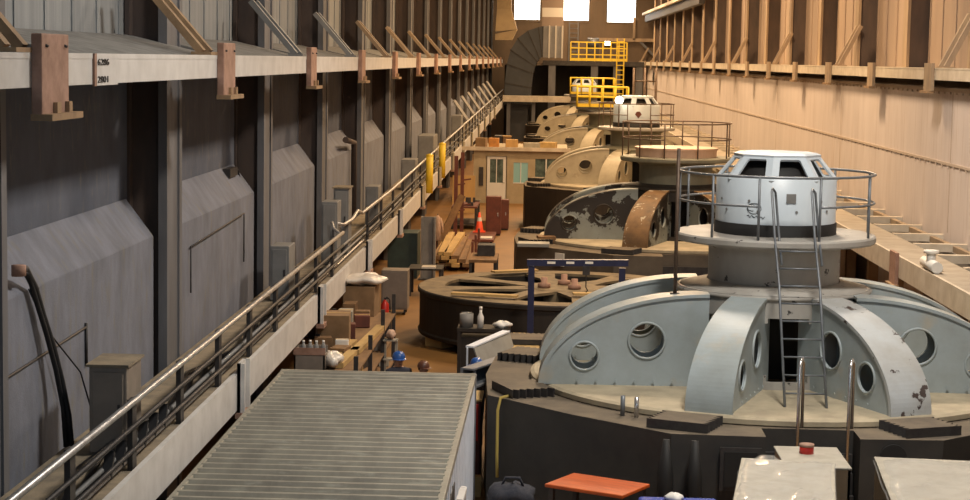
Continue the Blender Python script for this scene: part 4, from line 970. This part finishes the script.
m = MB(); m.bb(1.93, 2.67, -.02, .0, .98, 1.03); m.bb(2.28, 2.32, -.01, .03, 1.0, 2.0); m.bb(3.5, 3.56, -.01, .03, .75, 2.2); m.bb(2.98, 4.12, -.02, 0, .72, .78); m.build('window_frame', M['white'], t)
MB().bb(.28, .48, -.06, 0, .85, 1.75).build('notice_board', M['darksteel'], t)
random.seed(12)
OC = [('orange brown bundle on the office roof over the door', 'orangejunk', .75, .5, .5), ('tan carton on the office roof', 'ply', 1.6, .6, .4), ('low white carton on the office roof', 'crate', 2.6, .8, .3), ('brown carton at the edge of the office roof by the walkway', 'cardboard', .1, .5, .45), ('yellow brown carton on the office roof by the generator', 'wood', 3.4, .8, .35)]
for i, (lab, m_, x, wd0, h) in enumerate(OC): box_thing('roof_carton', lab, 'carton', -3.95 + x + .2, 90.6 + i % 2, 2.65, (wd0, .7, h), m_, R(random.uniform(-10, 10)))
t = thing('desk_stool', 'dark stool with pale seat before the office wall', 'stool', (-4.1, 88.6, 0)); MB().lathe([(0, .7), (.2, .7), (.2, .76), (0, .78)], 16).build('seat', M['crate'], t)
for k in range(4): MB().tube([(.13 * math.cos(k * PI / 2), .13 * math.sin(k * PI / 2), .7), (.22 * math.cos(k * PI / 2), .22 * math.sin(k * PI / 2), 0)], .02, 6).build('leg', M['darksteel'], t)
# dim store beyond the office
random.seed(21)
ML = ['cardboard', 'wooddark', 'redbrown', 'ply', 'darksteel', 'orangejunk', 'crate', 'cabinet']
NM = ['brown', 'dark timber', 'red brown', 'tan', 'black', 'orange', 'pale', 'grey']
k = 0
for row, y in enumerate((101, 108, 116, 125, 134)):
    x = -4.35
    while x < -3.2:
        wv = random.uniform(.5, .85); h = random.uniform(.7, 2.1); q = (k * 3 + row) % 8
        t = thing('stored_crate', 'stored goods crate in the dim store between office and far platform', 'crate', (x + wv / 2, y + random.uniform(-1, 1), 0), R(random.uniform(-6, 6)), 'crates in the dim far store')
        MB().bb(-wv / 2, wv / 2, -.5, .5, 0.08, h).build('body', M[ML[q]], t, bevel=.01); m = MB(); m.bb(-wv / 2, wv / 2, -.45, -.35, 0, .08); m.bb(-wv / 2, wv / 2, .35, .45, 0, .08); m.build('skid', M['wood'], t)
        MB().bb(-wv / 2 - .02, wv / 2 + .02, -.52, .52, h, h + .04).build('lid', M[ML[(q + 3) % 8]], t)
        x += wv + .15; k += 1

# ------------------------------------------------------------------ far end
t = thing('window_platform', 'dark steel platform under the far windows carrying a yellow railing', 'platform', (0, 160, 0))
MB().bb(-1.2, 7.4, -2, 7.9, 6.55, 6.95).build('deck', M['darksteel'], t)
for x in (-.4, 3.2, 5.1, 7.0): MB().bb(x - .3, x + .3, -1.9, -1.3, 0, 6.55).build('column', M['colface'], t)
struct(MB().bb(-4.6, 7.4, 164, 164.3, 0, 6.5).build('wall_far', M['ringside']))  # added black panel paints the shade beneath the platform
t = thing('guard_railing', 'yellow guard railing standing on the far dark platform', 'railing', (0, 158.2, 6.95))
for z in (.55, 1.1, 1.6): MB().beam((1.15, 0, z), (5.9, 0, z), .09, .09).build('rail', M['yellow'], t)
for i in range(8): MB().bb(1.1 + .68 * i, 1.2 + .68 * i, -.05, .05, 0, 1.6).build('post', M['yellow'], t)
MB().bb(1.1, 5.9, -.03, .03, .02, .25).build('kick_board', M['yellow'], t)
t = thing('cage_ladder', 'yellow cage ladder going down from the far platform', 'ladder', (5.35, 157.6, 0))
for x in (-.3, .3): MB().bb(x - .05, x + .05, -.05, .05, 0, 8.9).build('ladder_rail', M['yellow'], t)
for i in range(20): MB().bb(-.3, .3, -.03, .03, 1.0 + i * .4, 1.08 + i * .4).build('rung', M['yellow'], t)
t = thing('wall_ladder', 'brown ladder fixed to the far wall between the windows', 'ladder', (1.45, 167.7, 0))
for x in (-.4, .4): MB().bb(x - .06, x + .06, -.05, .05, 6.96, 10.6).build('ladder_rail', M['colface'], t)
for i in range(8): MB().bb(-.4, .4, -.03, .03, 7.3 + i * .42, 7.38 + i * .42).build('rung', M['colface'], t)
t = thing('motor_unit', 'dark motor unit behind the far yellow railing', 'motor', (3.1, 161, 6.95)); MB().tube([(-.5, 0, 1.5), (.5, 0, 1.5)], .5, 16).build('motor', M['duct'], t); MB().bb(-.5, .5, -.4, .4, 0, 1.1).build('base', M['darksteel'], t)
t = thing('lit_sign', 'small square lit sign above the far yellow railing', 'sign', (4.5, 167.6, 8.4)); MB().bb(-.25, .25, -.06, 0, 0, .5).build('face', M['lamp'], t); MB().bb(-.3, .3, 0, .3, -.05, .55).build('housing', M['darksteel'], t)
t = thing('wall_pipe', 'tan horizontal beam with a brace on the far wall', 'beam', (6.2, 167.3, 8.9)); MB().bb(-2.6, 3.2, -.2, .2, -.15, .15).build('beam', M['rightcol'], t); MB().beam((1.1, 0, 0), (2.6, 0, -1.5), .2, .2).build('brace', M['colface'], t); MB().bb(.55, .75, -.2, .1, 0, 2).build('riser', M['rightcol'], t)
t = thing('cross_walkway', 'pale cross walkway joining the wall walkway to the far platform', 'walkway', (-4.5, 152, 0))
MB().bb(0, 3.0, 4, 5.2, 3.45, 3.95).build('edge_beam', M['beamcream'], t); 
for x in (.5, 2.6): MB().bb(x - .15, x + .15, 4.4, 4.8, 0, 3.45).build('column', M['colface'], t)
MB().bb(3.0, 6.0, 4.4, 5.2, 3.45, 3.95).build('edge_beam', M['beamcream'], t)
# big duct
t = thing('air_duct', 'huge dark grey air duct elbow below the far windows', 'duct', (0, 158, 0))
out = [(-4.45, 3.2), (-4.40, 5), (-4.25, 6.6), (-3.95, 7.8), (-3.35, 8.8), (-2.5, 9.45), (-1.6, 9.75), (-1.2, 9.8)]
inn = [(-2.15, 3.2), (-2.12, 4.6), (-2.0, 5.8), (-1.85, 6.4), (-1.7, 6.8), (-1.5, 7.05), (-1.3, 7.2), (-1.2, 7.25)]
m = MB()
for i in range(7):
    a, b, c, d = out[i], inn[i], inn[i + 1], out[i + 1]
    m.hexa([(a[0], 0, a[1]), (b[0], 0, b[1]), (b[0], 4, b[1]), (a[0], 4, a[1]), (d[0], 0, d[1]), (c[0], 0, c[1]), (c[0], 4, c[1]), (d[0], 4, d[1])])
m.build('elbow', M['duct'], t)
m = MB()
for a, b in zip(out, inn): m.beam((a[0] - .04, -.02, a[1]), (b[0] + .04, -.02, b[1]), .1, .1, up=(0, 1, 0))
m.build('seam', M['darksteel'], t)
MB().bb(-1.2, .5, -.1, 4.1, 7.2, 9.85).build('outlet', M['ductlight'], t)
m = MB()
for x in (-.75, -.2, .35): m.bb(x, x + .12, -.2, 0, 7.15, 9.9)
m.build('rib', M['stack'], t)
m = MB(); m.bb(-4.2, -2.4, .3, 3.7, 0, 3.2); m.build('base', M['duct'], t)
t = thing('vent_stack', 'banded pale stack rising from the dark duct between the windows', 'stack', (-.42, 160, 9.86))
for i in range(7):
    MB().bb(-.92, .92, -.9, .9, i * .78, i * .78 + .78).build('segment', M['stack' if i % 2 else 'stackband'], t)
t = thing('sheet_hood', 'tan sheet metal hood beside the dark duct', 'hood', (-4.4, 158, 8.6))
m = MB(); m.hexa([(-.85, -1, 0), (.55, -1, 0), (.55, 1, 0), (-.85, 1, 0), (-.85, -1, .5), (.98, -1, .9), (.98, 1, .9), (-.85, 1, .5)]); m.build('lower', M['tanhood'], t)
MB().hexa([(-.85, -1, .7), (.98, -1, .9), (.98, 1, .9), (-.85, 1, .7), (-.75, -.6, 2.6), (.45, -.6, 2.6), (.45, .6, 2.6), (-.75, .6, 2.6)]).build('hood', M['tanhood'], t); MB().bb(-.75, .45, -.6, .6, 2.6, 6).build('riser', M['tanhood'], t)
# scaffold and glowing dome
t = thing('scaffold', 'thin dark scaffold tower before the far part of the cream wall', 'scaffold', (5.4, 114, 0))
for x in (-.68, 0, .68):
    for y in (-.7, .7): MB().tube([(x, y, 0), (x, y, 6.6)], .05, 6).build('standard', M['brownrail'], t)
for z in (1, 2.2, 3.4, 4.6, 5.8):
    for y in (-.7, .7): MB().tube([(-.7, y, z), (.7, y, z)], .04, 6).build('ledger', M['brownrail'], t)
t = thing('glowing_dome', 'bright glowing white dome on the rim of the white hood generator', 'lamp', (2.62, 77.3, 4.26)); MB().tube([(0, 0, 0), (0, 0, 1.0)], .03, 8).build('pole', M['brownrail'], t); MB().lathe([(0, .95), (.13, 1.0), (.18, 1.12), (.13, 1.24), (0, 1.3)], 20).build('globe', M['lamp'], t)  # white dome made to glow for its washed-out brightness
t = thing('wall_sign', 'small dark diamond sign on the far end of the cream wall', 'sign', (xr(150) - .03, 150, 5.7)); m = MB(); m.add([(0, -.9, 0), (0, 0, -.6), (0, .9, 0), (0, 0, .6), (-.03, -.9, 0), (-.03, 0, -.6), (-.03, .9, 0), (-.03, 0, .6)], [(0, 1, 2, 3), (7, 6, 5, 4), (0, 4, 5, 1), (1, 5, 6, 2), (2, 6, 7, 3), (3, 7, 4, 0)]); m.build('face', M['darksteel'], t)

# ------------------------------------------------------------------ people behind the container
def person(x, y, h, rz, label, hat, jacket):
    t = thing('person', label, 'person', (x, y, 0), rz)
    s = h / 1.78
    J = dict(pel=(0, 0, .95), sp=(0, .01, 1.15), ch=(0, .0, 1.35), nk=(0, .0, 1.50), hd0=(0, -.02, 1.58), hd1=(0, -.03, 1.68))
    V = [J['pel'], J['sp'], J['ch'], J['nk'], J['hd0'], J['hd1']]; E_ = [(0, 1), (1, 2), (2, 3), (3, 4), (4, 5)]; r = [.15, .145, .165, .06, .085, .085]
    for sx in (-1, 1):
        o = len(V); V += [(sx * .10, 0, .88), (sx * .11, -.02, .50), (sx * .11, .02, .09), (sx * .12, -.14, .04)]; r += [.105, .07, .05, .04]; E_ += [(0, o), (o, o + 1), (o + 1, o + 2), (o + 2, o + 3)]
        o = len(V); V += [(sx * .19, 0, 1.42), (sx * .25, .02, 1.14), (sx * .24, -.12, .92), (sx * .235, -.16, .85)]; r += [.065, .05, .037, .032]; E_ += [(2, o), (o, o + 1), (o + 1, o + 2), (o + 2, o + 3)]
    me = bpy.data.meshes.new('body'); me.from_pydata([tuple(Vector(v) * s) for v in V], E_, []); o = bpy.data.objects.new('tmp', me); C.objects.link(o)
    md = o.modifiers.new('skin', 'SKIN'); 
    for i, sv in enumerate(me.skin_vertices[0].data): sv.radius = (r[i] * s * (1.15 if i in (1, 2) else 1), r[i] * s * (.8 if i in (1, 2, 0) else 1)); sv.use_root = (i == 0)
    su = o.modifiers.new('sub', 'SUBSURF'); su.levels = 2; su.render_levels = 2
    dg = bpy.context.evaluated_depsgraph_get(); me2 = bpy.data.meshes.new_from_object(o.evaluated_get(dg)); bpy.data.objects.remove(o)
    nb = MB(); nb.add([tuple(v.co) for v in me2.vertices], [tuple(p.vertices) for p in me2.polygons], True)
    for sx in (-1, 1):      # hands: palm comes from the arm end, five fingers
        hx, hy, hz = sx * .235 * s, -.165 * s, .84 * s
        for q in range(4):
            fx = hx + sx * 0 + (q - 1.5) * .018 * s; l = (.075, .085, .08, .06)[q] * s
            nb.tube([(fx, hy + .01, hz + .02), (fx, hy - .012, hz - l * .5), (fx, hy + .0, hz - l)], [.010, .009, .007], 6)
        nb.tube([(hx - sx * .02, hy, hz + .04), (hx - sx * .05, hy - .03, hz + .01), (hx - sx * .05, hy - .045, hz - .03)], [.012, .010, .008], 6)
    # face: nose, ears
    nb.add([(0, -.145 * s, 1.60 * s), (-.014 * s, -.11 * s, 1.59 * s), (.014 * s, -.11 * s, 1.59 * s), (0, -.112 * s, 1.645 * s)], [(0, 2, 3), (0, 3, 1), (0, 1, 2)], True)
    for sx in (-1, 1): nb.lathe([(0, -.03 * s), (.014 * s, -.015 * s), (.016 * s, .01 * s), (0, .03 * s)], 8, c=(sx * .088 * s, -.01, 1.615 * s))
    me_o = nb.build('body', [M['skin'], jacket, M['jeans'], M['boot']], t)
    for p in me_o.data.polygons:
        c = p.center / s
        p.material_index = 0 if c.z > 1.50 or (c.z < .9 and abs(c.x) > .17 and c.y < -.09) else (1 if c.z > .93 else (2 if c.z > .12 else 3))
    for sx in (-1, 1): MB().lathe([(0, -.010), (.011, 0), (0, .010)], 8, c=(sx * .033 * s, -.108 * s, 1.635 * s)).build('eye', M['black'], t)
    MB().tube([(-.025 * s, -.108 * s, 1.562 * s), (0, -.114 * s, 1.558 * s), (.025 * s, -.108 * s, 1.562 * s)], .005, 6).build('mouth', M['redbrown'], t)
    hh = MB(); cz = 1.655 * s; hh.lathe([(.118 * s, 0), (.116 * s, .045 * s), (.095 * s, .095 * s), (.05 * s, .122 * s), (0, .128 * s)], 24, c=(0, -.02 * s, cz))
    hh.add([(sx * .118 * s * math.cos(a) * (1 if k == 0 else 1.12), -.02 * s - .118 * s * math.sin(a) * (1 if k == 0 else 1.55), cz - (.012 * s if k else 0)) for k in (0, 1) for sx, a in [(1, PI * i / 12) for i in range(13)]],
           [(i, i + 1, 13 + i + 1, 13 + i) for i in range(12)], True)
    hh.tube([(0, .09 * s, cz + .06 * s), (0, .03 * s, cz + .122 * s), (0, -.06 * s, cz + .122 * s), (0, -.12 * s, cz + .06 * s)], .012 * s, 6)
    hh.build('hard_hat', hat, t)
    MB().lathe([(.098 * s, -.05 * s), (.103 * s, .0), (.10 * s, .02 * s)], 20, 0, PI, c=(0, -.02 * s, cz)).build('hair', M['hair'], t)
    return t
person(-2.72, 32.6, 1.78, R(25), 'person in a blue hard hat standing behind the middle of the container', M['hatblue'], M['shirt'])
person(-2.27, 32.4, 1.65, R(60), 'person in a brown hard hat standing behind the container', M['hatbrown'], M['wooddark'])
person(-1.31, 32.7, 1.68, R(-50), 'person in a blue hard hat behind the blue grey steel channel', M['hatblue'], M['shirt'])

# ------------------------------------------------------------------ light
def area(name, loc, size, energy, col, rot=(0, 0, 0), sy=None):
    l = bpy.data.lights.new(name, 'AREA'); l.energy = energy; l.color = col; l.size = size
    if sy: l.shape = 'RECTANGLE'; l.size_y = sy
    o = bpy.data.objects.new(name, l); C.objects.link(o); o.location = loc; o.rotation_euler = rot; return o
y = 22.
while y < 168:
    far = min(1, max(0, (y - 24) / 30))
    col = (1, .94 - .27 * far, .86 - .49 * far)
    area('assumed_bay_lamp', (4.2, y, 14.6), 1.8, 2500 + 0 * far, col)  # unseen overhead lamp, assumed from how the hall is lit; no fixture built
    if y > 50: area('assumed_bay_lamp', (1, y + 7, 15), 1.0, 500 + 500 * far, col)  # second row of unseen lamps, assumed for the warm far hall
    y += 15
area('added_cool_fill', (2, -8, 13), 12, 1300, (.62, .81, 1.), (R(60), 0, 0), 7)  # unseen cool fill added behind the camera as daylight; no window is built
wd_ = bpy.data.worlds.new('world'); bpy.context.scene.world = wd_; wd_.use_nodes = True
wd_.node_tree.nodes['Background'].inputs[0].default_value = (.45, .5, .6, 1); wd_.node_tree.nodes['Background'].inputs[1].default_value = .03
sc = bpy.context.scene
sc.view_settings.view_transform = 'Standard'; sc.view_settings.look = 'None'; sc.view_settings.gamma = 1; sc.view_settings.exposure = -.45
sc.view_settings.use_curve_mapping = False
try:
    sc.cycles.use_denoising = True; sc.cycles.max_bounces = 4; sc.cycles.sample_clamp_indirect = 4
except Exception: pass
